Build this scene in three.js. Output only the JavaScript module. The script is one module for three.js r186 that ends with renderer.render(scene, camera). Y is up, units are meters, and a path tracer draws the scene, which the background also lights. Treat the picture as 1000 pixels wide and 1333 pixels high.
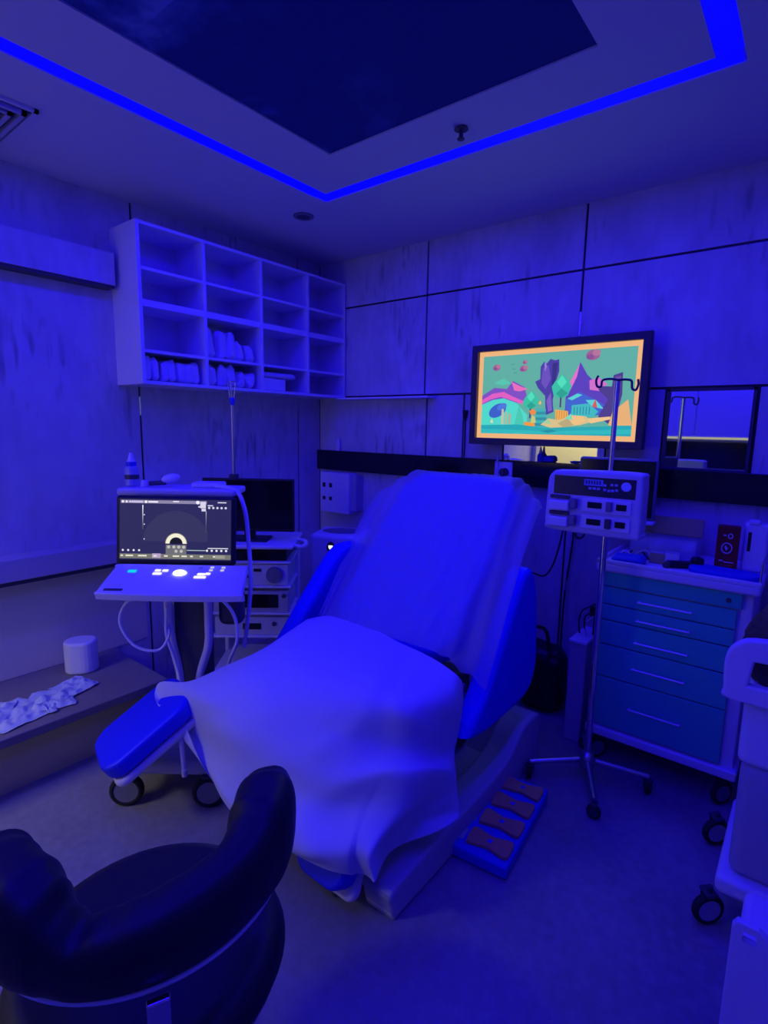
import * as THREE from 'three';
import { RoundedBoxGeometry } from 'three/addons/geometries/RoundedBoxGeometry.js';
import { mergeGeometries } from 'three/addons/utils/BufferGeometryUtils.js';
import { ImprovedNoise } from 'three/addons/math/ImprovedNoise.js';
import { RectAreaLightUniformsLib } from 'three/addons/lights/RectAreaLightUniformsLib.js';

// ---------------------------------------------------------------- camera, lights, exposure
RectAreaLightUniformsLib.init();
const scene = new THREE.Scene();
scene.background = new THREE.Color(0x000000);
const camera = new THREE.PerspectiveCamera(86.6, 1000 / 1333, 0.05, 40);
camera.position.set(0, 1.5, 0);
camera.up.set(-0.10943, 0.98783, -0.11056);
camera.lookAt(-0.61403, 1.5 - 0.15465, -0.77398);
camera.updateProjectionMatrix();
const renderer = new THREE.WebGLRenderer({ antialias: true });
renderer.toneMapping = THREE.LinearToneMapping;
renderer.toneMappingExposure = 1.0;
renderer.shadowMap.enabled = true;

const LED_BLUE = new THREE.Color().setRGB(0.012, 0.0, 1.0);
const LED_POWER = 57;            // blue cove strips
const CORRIDOR_POWER = 22;        // warm panel in the corridor behind the open door
function areaLight(color, power, w, h, pos, target) {
  const l = new THREE.RectAreaLight(color, power, w, h);
  l.position.set(...pos); l.lookAt(...target); l.castShadow = true; scene.add(l); return l;
}
// cove strips: rectangle x -2.10..-0.30, z -2.125..0.45, slot 75 mm wide
const CO = { x0: -2.10, x1: -0.30, z0: -2.125, z1: 0.45, w: 0.075 };
const H = 2.62;
{
  const y = H + 0.001, cx = (CO.x0 + CO.x1) / 2, cz = (CO.z0 + CO.z1) / 2, lx = CO.x1 - CO.x0 - 0.02, lz = CO.z1 - CO.z0 - 0.16;
  for (const z of [CO.z0 + CO.w / 2, CO.z1 - CO.w / 2]) areaLight(LED_BLUE, LED_POWER, lx, 0.05, [cx, y, z], [cx, 0, z]);
  for (const x of [CO.x0 + CO.w / 2, CO.x1 - CO.w / 2]) { const l = areaLight(LED_BLUE, LED_POWER, 0.05, lz, [x, y, cz], [x, 0, cz]); l.rotation.set(-Math.PI / 2, 0, 0); }
}
const CORRIDOR_COL = new THREE.Color().setRGB(1.0, 0.93, 0.66);
{ const l = areaLight(CORRIDOR_COL, CORRIDOR_POWER, 1.2, 0.5, [-2.5, 2.585, 1.75], [-2.5, 0, 1.75]); l.rotation.set(-Math.PI / 2, 0, 0); }

// ---------------------------------------------------------------- helpers
const noise = new ImprovedNoise();
let seed = 7;
const rnd = () => { seed = (seed * 16807) % 2147483647; return (seed - 1) / 2147483646; };
const used = {};
function numbered(n) { used[n] = (used[n] ?? -1) + 1; return used[n] ? n + '_' + String(used[n]).padStart(3, '0') : n; }
const lin = (r, g, b) => new THREE.Color().setRGB(r, g, b);
function mat(r, g, b, rough = 0.5, extra = {}) { return new THREE.MeshPhysicalMaterial({ color: lin(r, g, b), roughness: rough, side: THREE.DoubleSide, ...extra }); }
function boxUV(g) {     // uv in metres by dominant normal
  const p = g.attributes.position, n = g.attributes.normal, uv = new Float32Array(p.count * 2);
  for (let i = 0; i < p.count; i++) {
    const ax = Math.abs(n.getX(i)), ay = Math.abs(n.getY(i)), az = Math.abs(n.getZ(i));
    let u, v;
    if (ay > ax && ay > az) { u = p.getX(i); v = p.getZ(i); } else if (ax > az) { u = p.getZ(i); v = p.getY(i); } else { u = p.getX(i); v = p.getY(i); }
    uv[2 * i] = u; uv[2 * i + 1] = v;
  }
  g.setAttribute('uv', new THREE.BufferAttribute(uv, 2)); return g;
}
const bx = (w, h, d, x = 0, y = 0, z = 0, r = 0) => boxUV((r ? new RoundedBoxGeometry(w, h, d, 3, Math.min(r, w / 2.01, h / 2.01, d / 2.01)) : new THREE.BoxGeometry(w, h, d)).translate(x, y, z));
const bb = (x0, x1, y0, y1, z0, z1, r = 0) => bx(x1 - x0, y1 - y0, z1 - z0, (x0 + x1) / 2, (y0 + y1) / 2, (z0 + z1) / 2, r);
const cyl = (r0, r1, h, x = 0, y = 0, z = 0, n = 24) => new THREE.CylinderGeometry(r0, r1, h, n).translate(x, y, z);
function rod(a, b, r, n = 12) {
  const A = new THREE.Vector3(...a), B = new THREE.Vector3(...b), d = B.clone().sub(A), g = new THREE.CylinderGeometry(r, r, d.length(), n);
  g.applyQuaternion(new THREE.Quaternion().setFromUnitVectors(new THREE.Vector3(0, 1, 0), d.clone().normalize()));
  return g.translate(...A.add(B).multiplyScalar(0.5).toArray());
}
const tube = (pts, r, seg = 48, n = 8) => new THREE.TubeGeometry(new THREE.CatmullRomCurve3(pts.map((p) => new THREE.Vector3(...p))), seg, r, n);
const lathe = (pts, n = 32) => new THREE.LatheGeometry(pts.map((p) => new THREE.Vector2(...p)), n);
function poly(pts, depth, bevel = 0.01, holes = []) {
  const s = new THREE.Shape(pts.map((p) => new THREE.Vector2(...p)));
  for (const h of holes) s.holes.push(new THREE.Path(h.map((p) => new THREE.Vector2(...p))));
  return new THREE.ExtrudeGeometry(s, { depth: depth - 2 * bevel, bevelEnabled: bevel > 0, bevelSize: bevel, bevelThickness: bevel, bevelSegments: 3, curveSegments: 8 }).translate(0, 0, bevel);
}
function rrShape(w, h, r) { // rounded rectangle outline, centred
  const o = []; const c = [[w / 2 - r, h / 2 - r, 0], [-w / 2 + r, h / 2 - r, 90], [-w / 2 + r, -h / 2 + r, 180], [w / 2 - r, -h / 2 + r, 270]];
  for (const [x, y, a] of c) for (let k = 0; k <= 6; k++) { const t = (a + k * 15) * Math.PI / 180; o.push([x + r * Math.cos(t), y + r * Math.sin(t)]); }
  return o;
}
function smoothClosed(pts, n = 60) { return new THREE.SplineCurve([...pts, pts[0]].map((p) => new THREE.Vector2(...p))).getPoints(n).slice(0, -1).map((v) => [v.x, v.y]); }
function merged(gs) {
  gs = [gs].flat().map((g) => g.index ? g.toNonIndexed() : g);
  for (const g of gs) for (const k of Object.keys(g.attributes)) if (!['position', 'normal', 'uv'].includes(k)) g.deleteAttribute(k);
  return gs.length > 1 ? mergeGeometries(gs) : gs[0];
}
function part(name, gs, m, parent) {
  const o = new THREE.Mesh(merged(gs), m); o.name = name; o.castShadow = o.receiveShadow = true; parent.add(o); return o;
}
function single(name, gs, m, label, category, group) {
  const o = part(numbered(name), gs, m, scene); o.userData = { label, category }; if (group) o.userData.group = group; return o;
}
function thing(name, label, category, pos = [0, 0, 0], turn = 0, group) {
  const o = new THREE.Group(); o.name = numbered(name); o.position.set(...pos); o.rotation.y = turn; scene.add(o);
  o.userData = { label, category }; if (group) o.userData.group = group; return o;
}
function struct(name, gs, m, label) { const o = part(name, gs, m, scene); o.userData = { kind: 'structure', label: label ?? name.replaceAll('_', ' '), category: name.split('_')[0] }; return o; }
// ---------------------------------------------------------------- textures
function tex(n, fn, rep = 1, srgb = true) {
  const d = new Uint8Array(n * n * 4);
  for (let j = 0; j < n; j++) for (let i = 0; i < n; i++) { const c = fn(i / n, j / n); for (let k = 0; k < 3; k++) d[(j * n + i) * 4 + k] = Math.max(0, Math.min(255, c[k] * 255)); d[(j * n + i) * 4 + 3] = 255; }
  const t = new THREE.DataTexture(d, n, n); t.wrapS = t.wrapT = THREE.RepeatWrapping; t.magFilter = THREE.LinearFilter; t.minFilter = THREE.LinearMipmapLinearFilter; t.generateMipmaps = true;
  t.repeat.set(rep, rep); if (srgb) t.colorSpace = THREE.SRGBColorSpace; t.needsUpdate = true; return t;
}
const N3 = (x, y, z, p, q = p) => { // tiles after p along x and q along y
  const a = noise.noise(x, y, z), b = noise.noise(x - p, y, z), c = noise.noise(x, y - q, z), d = noise.noise(x - p, y - q, z), u = x / p, v = y / q;
  return (a * (1 - u) + b * u) * (1 - v) + (c * (1 - u) + d * u) * v;
};
const plasterMap = tex(1024, (u, v) => {
  const big = N3(u * 4, v * 3, 1.3, 4, 3) * 0.45 + N3(u * 14, v * 7, 4.2, 14, 7) * 0.30 + N3(u * 46, v * 20, 2.2, 46, 20) * 0.22;
  const patch = Math.max(0, N3(u * 6, v * 4, 11.7, 6, 4) + 0.15);
  let streak = 0; // short broken upright scratches
  for (const [f, h, z, k] of [[60, 9, 6.6, 1.3], [38, 6, 9.1, 1.2], [90, 22, 3.7, 0.7]]) streak += k * Math.max(0, N3(u * f, v * h, z, f, h) - 0.24) * patch;
  const g = 0.80 + big * 0.22 - Math.min(0.30, streak * 1.5);
  return [g, g, g * 0.985];
}, 0.5);
const floorMap = tex(512, (u, v) => {
  const g = 0.57 + N3(u * 6, v * 6, 0.4, 6) * 0.08 + N3(u * 60, v * 60, 3.4, 60) * 0.06 + (rnd() - 0.5) * 0.035;
  return [g, g * 0.985, g * 0.97];
}, 0.6);
const clothBump = tex(256, (u, v) => { const g = 0.5 + N3(u * 50, v * 50, 0.7, 50) * 0.3 + N3(u * 110, v * 110, 2.7, 110) * 0.25; return [g, g, g]; }, 1, false);
const leatherBump = tex(256, (u, v) => { const g = 0.5 + N3(u * 70, v * 70, 5.7, 70) * 0.4; return [g, g, g]; }, 3, false);
function canvas(w, h, draw) { const c = document.createElement('canvas'); c.width = w; c.height = h; draw(c.getContext('2d'), w, h); const t = new THREE.CanvasTexture(c); t.colorSpace = THREE.SRGBColorSpace; return t; }

// ---------------------------------------------------------------- materials
const M = {
  wall: mat(1, 1, 1, 0.62, { map: plasterMap, bumpMap: plasterMap, bumpScale: 0.002 }),
  groove: mat(0.012, 0.012, 0.014, 0.35),
  steel: mat(0.55, 0.55, 0.57, 0.25, { metalness: 1 }),
  ceiling: mat(0.66, 0.66, 0.65, 0.9),
  floor: mat(1, 1, 1, 0.42, { map: floorMap }),
  white: mat(0.80, 0.80, 0.80, 0.4),
  whiteSoft: mat(0.68, 0.68, 0.70, 0.75),
  pale: mat(0.48, 0.48, 0.50, 0.5),
  grey: mat(0.22, 0.22, 0.24, 0.5),
  darkGrey: mat(0.06, 0.06, 0.07, 0.5),
  black: mat(0.012, 0.012, 0.014, 0.45),
  rubber: mat(0.015, 0.015, 0.016, 0.8),
  blackGloss: mat(0.01, 0.01, 0.012, 0.12),
  vinylBlack: mat(0.008, 0.008, 0.012, 0.5, { bumpMap: leatherBump, bumpScale: 0.0004 }),
  vinylBlue: mat(0.006, 0.012, 0.75, 0.5, { bumpMap: leatherBump, bumpScale: 0.0004 }),
  blue: mat(0.015, 0.04, 0.62, 0.5),
  chrome: mat(0.72, 0.72, 0.74, 0.16, { metalness: 1 }),
  brushed: mat(0.5, 0.5, 0.52, 0.32, { metalness: 1 }),
  handle: mat(0.85, 0.85, 0.87, 0.45, { metalness: 0.4 }),
  mirror: mat(0.86, 0.87, 0.86, 0.02, { metalness: 1 }),
  teal: mat(0.06, 0.68, 0.42, 0.38),
  wood: mat(0.24, 0.21, 0.18, 0.5), railWood: mat(0.55, 0.52, 0.48, 0.55), boardShaded: mat(0.72, 0.69, 0.25, 0.6),  // front board colour loses blue to put in the shade under the seat
  drape: mat(0.60, 0.62, 0.74, 0.9, { bumpMap: clothBump, bumpScale: 0.0006 }),
  sheet: mat(0.55, 0.57, 0.72, 0.9, { transparent: true, opacity: 0.44, bumpMap: clothBump, bumpScale: 0.0006 }),
  cream: mat(0.80, 0.74, 0.50, 0.8),
  olive: mat(0.50, 0.54, 0.16, 0.6),
  red: mat(0.28, 0.015, 0.015, 0.45),
  pedal: mat(0.78, 0.46, 0.13, 0.65),
  clear: mat(0.7, 0.75, 0.85, 0.15, { transparent: true, opacity: 0.35 }),
  green: mat(0.03, 0.30, 0.20, 0.5),
  paper: mat(0.55, 0.62, 0.68, 0.85),
};
const glow = (r, g, b, k = 1) => new THREE.MeshStandardMaterial({ color: 0x000000, emissive: lin(r, g, b), emissiveIntensity: k, roughness: 0.6 });

// ================================================================ the setting
const XL = -2.92, XR = 0.55, ZB = -2.9, ZF = 0.95;
struct('floor', bb(XL - 0.15, XR + 0.15, -0.1, 0, ZB - 0.15, ZF + 0.12), M.floor, 'grey vinyl floor of the treatment room');
{ // left wall: backing and panels with open joints
  const w = struct('wall_left', bb(XL - 0.14, XL - 0.012, 0, H + 0.2, ZB - 0.15, ZF + 0.12), M.groove, 'left wall clad in mottled panels');
  const zs = [ZF, -0.37, -1.527, -2.683, ZB + 0.0]; const g = 0.006;
  for (let i = 0; i < 4; i++) part('panel', bb(XL - 0.012, XL, 0, H, zs[i + 1] + g, zs[i] - g), M.wall, w);
  part('under_rail_shade', bb(XL, XL + 0.004, 0.275, 0.75, -1.50, 0.9), mat(0.88, 0.88, 0.52, 0.7), w);  // cream strip; lack of blue light under the rail is put into its colour
  for (const z of [-0.37, -1.527, -2.683]) part('joint_strip', bb(XL - 0.012, XL - 0.006, 0, H, z - 0.004, z + 0.004), M.groove, w);
  for (const [z, y0, y1] of [[-1.527, 1.54, 1.64], [-2.683, 1.60, 1.69], [-2.683, 1.40, 1.44]]) part('joint_strip', bb(XL - 0.006, XL - 0.001, y0, y1, z - 0.004, z + 0.004), M.chrome, w);
}
{ // back wall: backing, panels, black band
  const w = struct('wall_back', bb(XL - 0.15, XR + 0.15, 0, H + 0.2, ZB - 0.15, ZB - 0.012), M.groove, 'back wall clad in mottled panels around the television');
  const g = 0.006, P = (x0, x1, y0, y1) => part('panel', bb(x0 + g, x1 - g, y0 + g, y1 - g, ZB - 0.012, ZB), M.wall, w);
  const xs = [XL - g, -1.99, -1.035, -0.08, XR + g];
  for (let i = 0; i < 4; i++) { P(xs[i], xs[i + 1], 2.305, H + g); P(xs[i], xs[i + 1], 1.705, 2.305); P(xs[i], xs[i + 1], -g, 1.20); }
  for (const [a, b] of [[XL - g, -1.97], [-1.97, -1.70], [-1.70, -1.43], [-0.86, -0.598], [-0.232, XR + g]]) P(a, b, 1.318, 1.705);
  part('joint_strip', bb(-1.039, -1.031, 1.98, 2.10, ZB - 0.006, ZB - 0.001), M.chrome, w);
  const m1 = part('mirror', bb(-1.426, -0.864, 1.324, 1.70, ZB - 0.012, ZB - 0.004), M.mirror, w);
  const m2 = part('mirror', bb(-0.582, -0.248, 1.332, 1.690, ZB - 0.010, ZB - 0.002), M.mirror, w);
  part('mirror_frame', [bb(-0.592, -0.580, 1.322, 1.70, ZB - 0.012, ZB + 0.014), bb(-0.250, -0.238, 1.322, 1.70, ZB - 0.012, ZB + 0.014), bb(-0.592, -0.238, 1.688, 1.70, ZB - 0.012, ZB + 0.014), bb(-0.592, -0.238, 1.322, 1.333, ZB - 0.012, ZB + 0.014)], M.darkGrey, w);
}
struct('trim_1', bb(XL, XR, 1.185, 1.325, ZB, ZB + 0.035, 0.003), M.blackGloss, 'glossy black band running along the back wall');
struct('wall_right', bb(XR, XR + 0.14, 0, H + 0.2, ZB - 0.15, ZF + 0.12), M.wall, 'right wall of the room');
{ // rear wall with the open door to the lit corridor
  const d0 = -2.89, d1 = -2.06, dh = 2.1;
  struct('wall_rear', [bb(XL - 0.14, d0, 0, H + 0.2, ZF, ZF + 0.12), bb(d1, XR + 0.14, 0, H + 0.2, ZF, ZF + 0.12), bb(d0, d1, dh, H + 0.2, ZF, ZF + 0.12)], M.wall, 'rear wall with the open doorway');
  struct('door_1', [bb(d0 - 0.02, d0 + 0.03, 0, dh + 0.03, ZF - 0.015, ZF + 0.135), bb(d1 - 0.03, d1 + 0.05, 0, dh + 0.05, ZF - 0.015, ZF + 0.135), bb(d0, d1, dh - 0.03, dh + 0.05, ZF - 0.015, ZF + 0.135)], M.pale, 'frame of the open doorway behind the camera');
  struct('floor_corridor', bb(-4.2, -0.8, -0.1, 0, ZF + 0.12, 2.8), M.floor, 'corridor floor');
  struct('wall_corridor', [bb(-4.2, -0.8, 0, H, 2.6, 2.72), bb(-4.2, -4.08, 0, H, ZF + 0.12, 2.6), bb(-0.92, -0.8, 0, H, ZF + 0.12, 2.6)], M.cream, 'cream corridor walls');
  struct('ceiling_corridor', bb(-4.2, -0.8, H, H + 0.1, ZF + 0.12, 2.72), M.ceiling, 'corridor ceiling');
  const lp = thing('corridor_light', 'warm white ceiling light panel in the corridor', 'light', [-2.5, H, 1.75]);
  part('frame', bb(-0.63, 0.63, -0.022, 0, -0.28, 0.28), M.white, lp);
  part('diffuser', bb(-0.6, 0.6, -0.026, -0.02, -0.25, 0.25), glow(1, 0.93, 0.66, 1), lp);
}
{ // ceiling with lit slot and recessed picture field
  const c = struct('ceiling', [bb(XL - 0.14, CO.x0, H, H + 0.12, ZB - 0.15, ZF + 0.12), bb(CO.x1, XR + 0.14, H, H + 0.12, ZB - 0.15, ZF + 0.12),
    bb(CO.x0, CO.x1, H, H + 0.12, ZB - 0.15, CO.z0), bb(CO.x0, CO.x1, H, H + 0.12, CO.z1, ZF + 0.12), bb(XL - 0.14, XR + 0.14, H + 0.12, H + 0.2, ZB - 0.15, ZF + 0.12)], M.ceiling, 'white ceiling around the lit tray');
  const i0 = CO.x0 + CO.w, i1 = CO.x1 - CO.w, k0 = CO.z0 + CO.w, k1 = CO.z1 - CO.w, s = { x0: -1.735, x1: -0.64, z0: -1.785, z1: 0.11 };
  part('tray_border', [bb(i0, s.x0, H, H + 0.12, k0, k1), bb(s.x1, i1, H, H + 0.12, k0, k1), bb(s.x0, s.x1, H, H + 0.12, k0, s.z0), bb(s.x0, s.x1, H, H + 0.12, s.z1, k1)], M.ceiling, c);
  part('slot_lining', [bb(CO.x0, i0, H + 0.014, H + 0.12, CO.z0, CO.z1), bb(i1, CO.x1, H + 0.014, H + 0.12, CO.z0, CO.z1), bb(i0, i1, H + 0.014, H + 0.12, CO.z0, k0), bb(i0, i1, H + 0.014, H + 0.12, k1, CO.z1)], M.ceiling, c);
  const skyMap = canvas(512, 1024, (x, w, h) => {
    x.fillStyle = '#0a2f9e'; x.fillRect(0, 0, w, h);
    const im = x.getImageData(0, 0, w, h);
    for (let j = 0; j < h; j++) for (let i = 0; i < w; i++) {
      const u = i / w, v = j / h; let n = 0, a = 1, f = 3; for (let o = 0; o < 5; o++) { n += a * noise.noise(u * f, v * f * 1.9, 3.1 + o); a *= 0.55; f *= 2.05; }
      let k = Math.max(0, Math.min(1, (n + 0.02) * 1.7)); if (v < 0.45) { const t = Math.max(0, 1 - u * 2.0); k *= t; }
      const q = (j * w + i) * 4; im.data[q] = 8 + k * 95; im.data[q + 1] = 38 + k * 82; im.data[q + 2] = 120 + k * 70;
    }
    x.putImageData(im, 0, 0);
  });
  const g = new THREE.PlaneGeometry(s.x1 - s.x0, s.z1 - s.z0).rotateX(Math.PI / 2).translate((s.x0 + s.x1) / 2, H + 0.006, (s.z0 + s.z1) / 2);
  const gp = g.attributes.position, gu = g.attributes.uv; for (let i = 0; i < gp.count; i++) gu.setXY(i, (gp.getX(i) - s.x0) / (s.x1 - s.x0), 1 - (gp.getZ(i) - s.z0) / (s.z1 - s.z0));
  const sk = thing('sky_panel', 'dark blue ceiling picture panel printed with faint clouds', 'panel');
  part('print', g, mat(1, 1, 1, 0.85, { map: skyMap }), sk);
  part('backing', bb(s.x0, s.x1, H + 0.008, H + 0.04, s.z0, s.z1), M.grey, sk);
  // LED profiles in the slot
  const e = glow(0, 0, 1, 1.6), y0 = H + 0.003, y1 = H + 0.014;
  const strips = [['against the back wall', bb(CO.x0 + 0.01, CO.x1 - 0.01, y0, y1, CO.z0 + 0.002, CO.z0 + 0.073)], ['nearest the rear wall', bb(CO.x0 + 0.01, CO.x1 - 0.01, y0, y1, CO.z1 - 0.073, CO.z1 - 0.002)],
    ['on the side of the shelf unit', bb(CO.x0 + 0.002, CO.x0 + 0.073, y0, y1, CO.z0 + 0.075, CO.z1 - 0.075)], ['on the side of the drawer cabinet', bb(CO.x1 - 0.073, CO.x1 - 0.002, y0, y1, CO.z0 + 0.075, CO.z1 - 0.075)]];
  for (const [l, gg] of strips) single('led_strip', gg, e, 'glowing blue light strip in the ceiling slot ' + l, 'light strip', 'blue strips around the ceiling tray');
}
// wall cabinet behind the camera, seen in the framed mirror
{
  const t = thing('wall_cupboard', 'white wall cupboard over a black band on the rear wall', 'cupboard', [-0.75, 1.45, ZF]);
  part('body', bb(-0.9, 0.9, 0, 0.95, -0.30, 0), M.white, t);
  for (const [a, b] of [[-0.9, -0.28], [-0.28, 0.32], [0.32, 0.9]]) part('door', bb(a + 0.004, b - 0.004, 0.004, 0.946, -0.318, -0.30), M.white, t);
  part('light_strip', bb(-0.88, 0.88, -0.02, 0, -0.318, -0.29), glow(0.9, 0.85, 0.55, 0.5), t);
  struct('trim_2', bb(-1.9, XR, 1.12, 1.40, ZF - 0.02, ZF), M.blackGloss, 'black splashback band on the rear wall');
  const c = thing('rear_counter', 'white counter along the rear wall', 'counter', [-0.6, 0, ZF - 0.022]);
  part('worktop', bb(-1.0, 1.1, 0.86, 0.90, -0.35, 0), M.white, c); part('body', bb(-0.98, 1.1, 0, 0.86, -0.33, 0), M.pale, c);
}
// ceiling fittings
{
  const v = thing('air_vent', 'square ceiling air vent with stepped louvres', 'vent', [-2.56, H, -0.66]);
  part('frame', [bb(-0.2, 0.2, -0.012, 0, -0.25, -0.235), bb(-0.2, 0.2, -0.012, 0, 0.235, 0.25), bb(-0.2, -0.185, -0.012, 0, -0.25, 0.25), bb(0.185, 0.2, -0.012, 0, -0.25, 0.25)], M.ceiling, v);
  part('backing', bb(-0.19, 0.19, -0.003, 0, -0.24, 0.24), M.darkGrey, v);
  for (let k = 0; k < 5; k++) { const a = 0.17 - k * 0.034, b = 0.22 - k * 0.034; part('louvre', [bb(-a, a, -0.022 - k * 0.002, -0.004, -b, -b + 0.016), bb(-a, a, -0.022 - k * 0.002, -0.004, b - 0.016, b), bb(-a, -a + 0.016, -0.022 - k * 0.002, -0.004, -b, b), bb(a - 0.016, a, -0.022 - k * 0.002, -0.004, -b, b)], M.pale, v); }
  const s = thing('sprinkler', 'small dark sprinkler head hanging from the tray border', 'sprinkler', [-1.19, H, -1.93]);
  part('plate', cyl(0.024, 0.027, 0.006, 0, -0.003, 0), M.darkGrey, s); part('stem', cyl(0.008, 0.008, 0.034, 0, -0.02, 0), M.darkGrey, s); part('deflector', lathe([[0, -0.041], [0.014, -0.040], [0.014, -0.037], [0, -0.034]]), M.darkGrey, s);
  const d = thing('downlight', 'unlit round recessed downlight in the ceiling near the shelf unit', 'light', [-2.32, H, -2.18]);
  part('ring', lathe([[0.038, -0.002], [0.055, -0.001], [0.055, -0.006], [0.040, -0.009], [0.038, -0.002]]), M.grey, d); part('lens', cyl(0.04, 0.04, 0.003, 0, -0.003, 0), M.darkGrey, d);
}
// left wall box and bumper rail
{
  const s = thing('curtain_box', 'long pale box mounted high on the left wall beside the shelf unit', 'box', [XL, 2.16, 0]);
  part('body', bb(0, 0.09, 0.012, 0.165, -1.385, 0.9), M.wall, s); part('bottom_edge', bb(0, 0.082, 0, 0.012, -1.385, 0.9), M.darkGrey, s);
  part('screw', cyl(0.005, 0.005, 0.004, 0, 0, 0, 10).rotateZ(Math.PI / 2).translate(0.091, 0.14, -1.27), M.chrome, s);
  const r = thing('bumper_rail', 'thick wooden bumper rail along the left wall above the bench', 'rail', [XL + 0.004, 0.75, 0]);
  part('board', bb(0, 0.12, 0.025, 0.13, -1.50, 0.9, 0.006), M.railWood, r); part('bottom_trim', bb(0, 0.105, 0.005, 0.025, -1.50, 0.9), M.darkGrey, r);
}
// bench
{
  const b = thing('bench', 'low built-in bench along the left wall with a front coloured olive for shade', 'bench', [XL + 0.005, 0, 0]);
  part('seat', bb(0, 0.56, 0.235, 0.275, -1.30, 0.9, 0.006), M.wood, b); part('front_board', bb(0.45, 0.48, 0, 0.235, -1.28, 0.9), M.boardShaded, b); part('end_board', bb(0, 0.45, 0, 0.235, -1.28, -1.25), M.wood, b);
}
// ================================================================ shelf unit
{
  const z = [-1.42, -1.78, -2.16, -2.535, -2.888], x0 = XL, x1 = -2.66, t = 0.018;
  const s = thing('shelf_unit', 'white open wall shelf unit with sixteen compartments', 'shelf', [0, 0, 0]);
  for (let i = 0; i < 5; i++) part(i === 0 || i === 4 ? 'side_panel' : 'divider', bb(x0, x1, 1.71, 2.46, z[i] - (i === 4 ? 0.0 : t / 2), z[i] + t / 2), M.white, s);
  part('top_panel', bb(x0, x1 - 0.001, 2.444, 2.4595, z[4], z[0] - 0.009), M.white, s); part('bottom_panel', bb(x0, x1 + 0.004, 1.693, 1.7098, z[4], z[0] + 0.010), M.white, s);
  part('back_panel', bb(x0, x0 + 0.008, 1.711, 2.444, z[4] + 0.009, z[0] - 0.009), M.whiteSoft, s);
  for (let i = 0; i < 4; i++) for (const [y, h] of [[2.245, 0.014], [2.083, 0.032], [1.855, 0.014]]) part('shelf_board', bb(x0 + 0.008, x1 - 0.004, y - h / 2, y + h / 2, z[i + 1] + t / 2, z[i] - t / 2), M.white, s);
  single('wall_ledge', bb(-2.655, -1.90, 1.680, 1.694, ZB, ZB + 0.10, 0.004), M.white, 'thin white ledge on the back wall running on from the shelf unit', 'ledge');
}
function pillow(w, h, d, k, amp = 0.014) { // crumpled soft pack, base at y=0
  const g = new RoundedBoxGeometry(w, h, d, 5, Math.min(w, d) * 0.42); const p = g.attributes.position;
  for (let i = 0; i < p.count; i++) { const x = p.getX(i), y = p.getY(i), z = p.getZ(i), n = noise.noise(x * 24 + k * 3.1, y * 18, z * 24 + k); const f = 1 - 0.25 * Math.max(0, y / h); p.setXYZ(i, x * f + n * amp * 0.6, y + noise.noise(x * 30, k * 7.7, z * 30) * amp * (y > 0 ? 1 : 0), z * f + n * amp); }
  g.computeVertexNormals(); return g.translate(0, h / 2, 0);
}
{
  const ORD = ['first', 'second', 'third', 'fourth', 'fifth', 'sixth', 'seventh'];
  const put = (z, y, w, h, k, label, grp) => { const o = single('gown_pack', pillow(0.15, h, w, k, 0.022), M.whiteSoft, label, 'pack', grp); o.position.set(-2.76, y, z); o.rotation.y = (rnd() - 0.5) * 0.3; o.rotation.x = (rnd() - 0.5) * 0.12; };
  for (let i = 0; i < 7; i++) put(-1.452 - i * 0.048, 1.713, 0.05, 0.105 + rnd() * 0.018, i + 1, ORD[i] + ' thin crumpled gown pack from the outer side panel, bottom compartment', 'gown packs in the end bottom compartment');
  for (let i = 0; i < 5; i++) put(-1.83 - i * 0.066, 1.862, 0.07, 0.17 - i * 0.012 - (i > 2 ? 0.025 : 0) + rnd() * 0.01, i + 11, ORD[i] + ' tall crumpled gown pack from the first divider, upper filled compartment', 'gown packs in the upper filled compartment');
  for (let i = 0; i < 5; i++) put(-1.83 - i * 0.068, 1.713, 0.07, 0.115 - (i > 2 ? 0.03 : 0) + rnd() * 0.01, i + 21, ORD[i] + ' short crumpled gown pack from the first divider, under the tall packs', 'gown packs in the second bottom compartment');
  const b = thing('carton', 'small white carton in the bottom compartment of the third column', 'box', [-2.77, 1.713, -2.27]);
  part('box', bx(0.16, 0.07, 0.19, 0, 0.035, 0, 0.003), M.white, b); part('flap', bx(0.16, 0.003, 0.1, 0, 0.0715, 0.04), M.whiteSoft, b);
  const pk = single('flat_pack', pillow(0.18, 0.035, 0.28, 41, 0.008), M.whiteSoft, 'flat white packet lying on top of the small carton', 'pack'); pk.position.set(-2.77, 1.788, -2.31);
}
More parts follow.
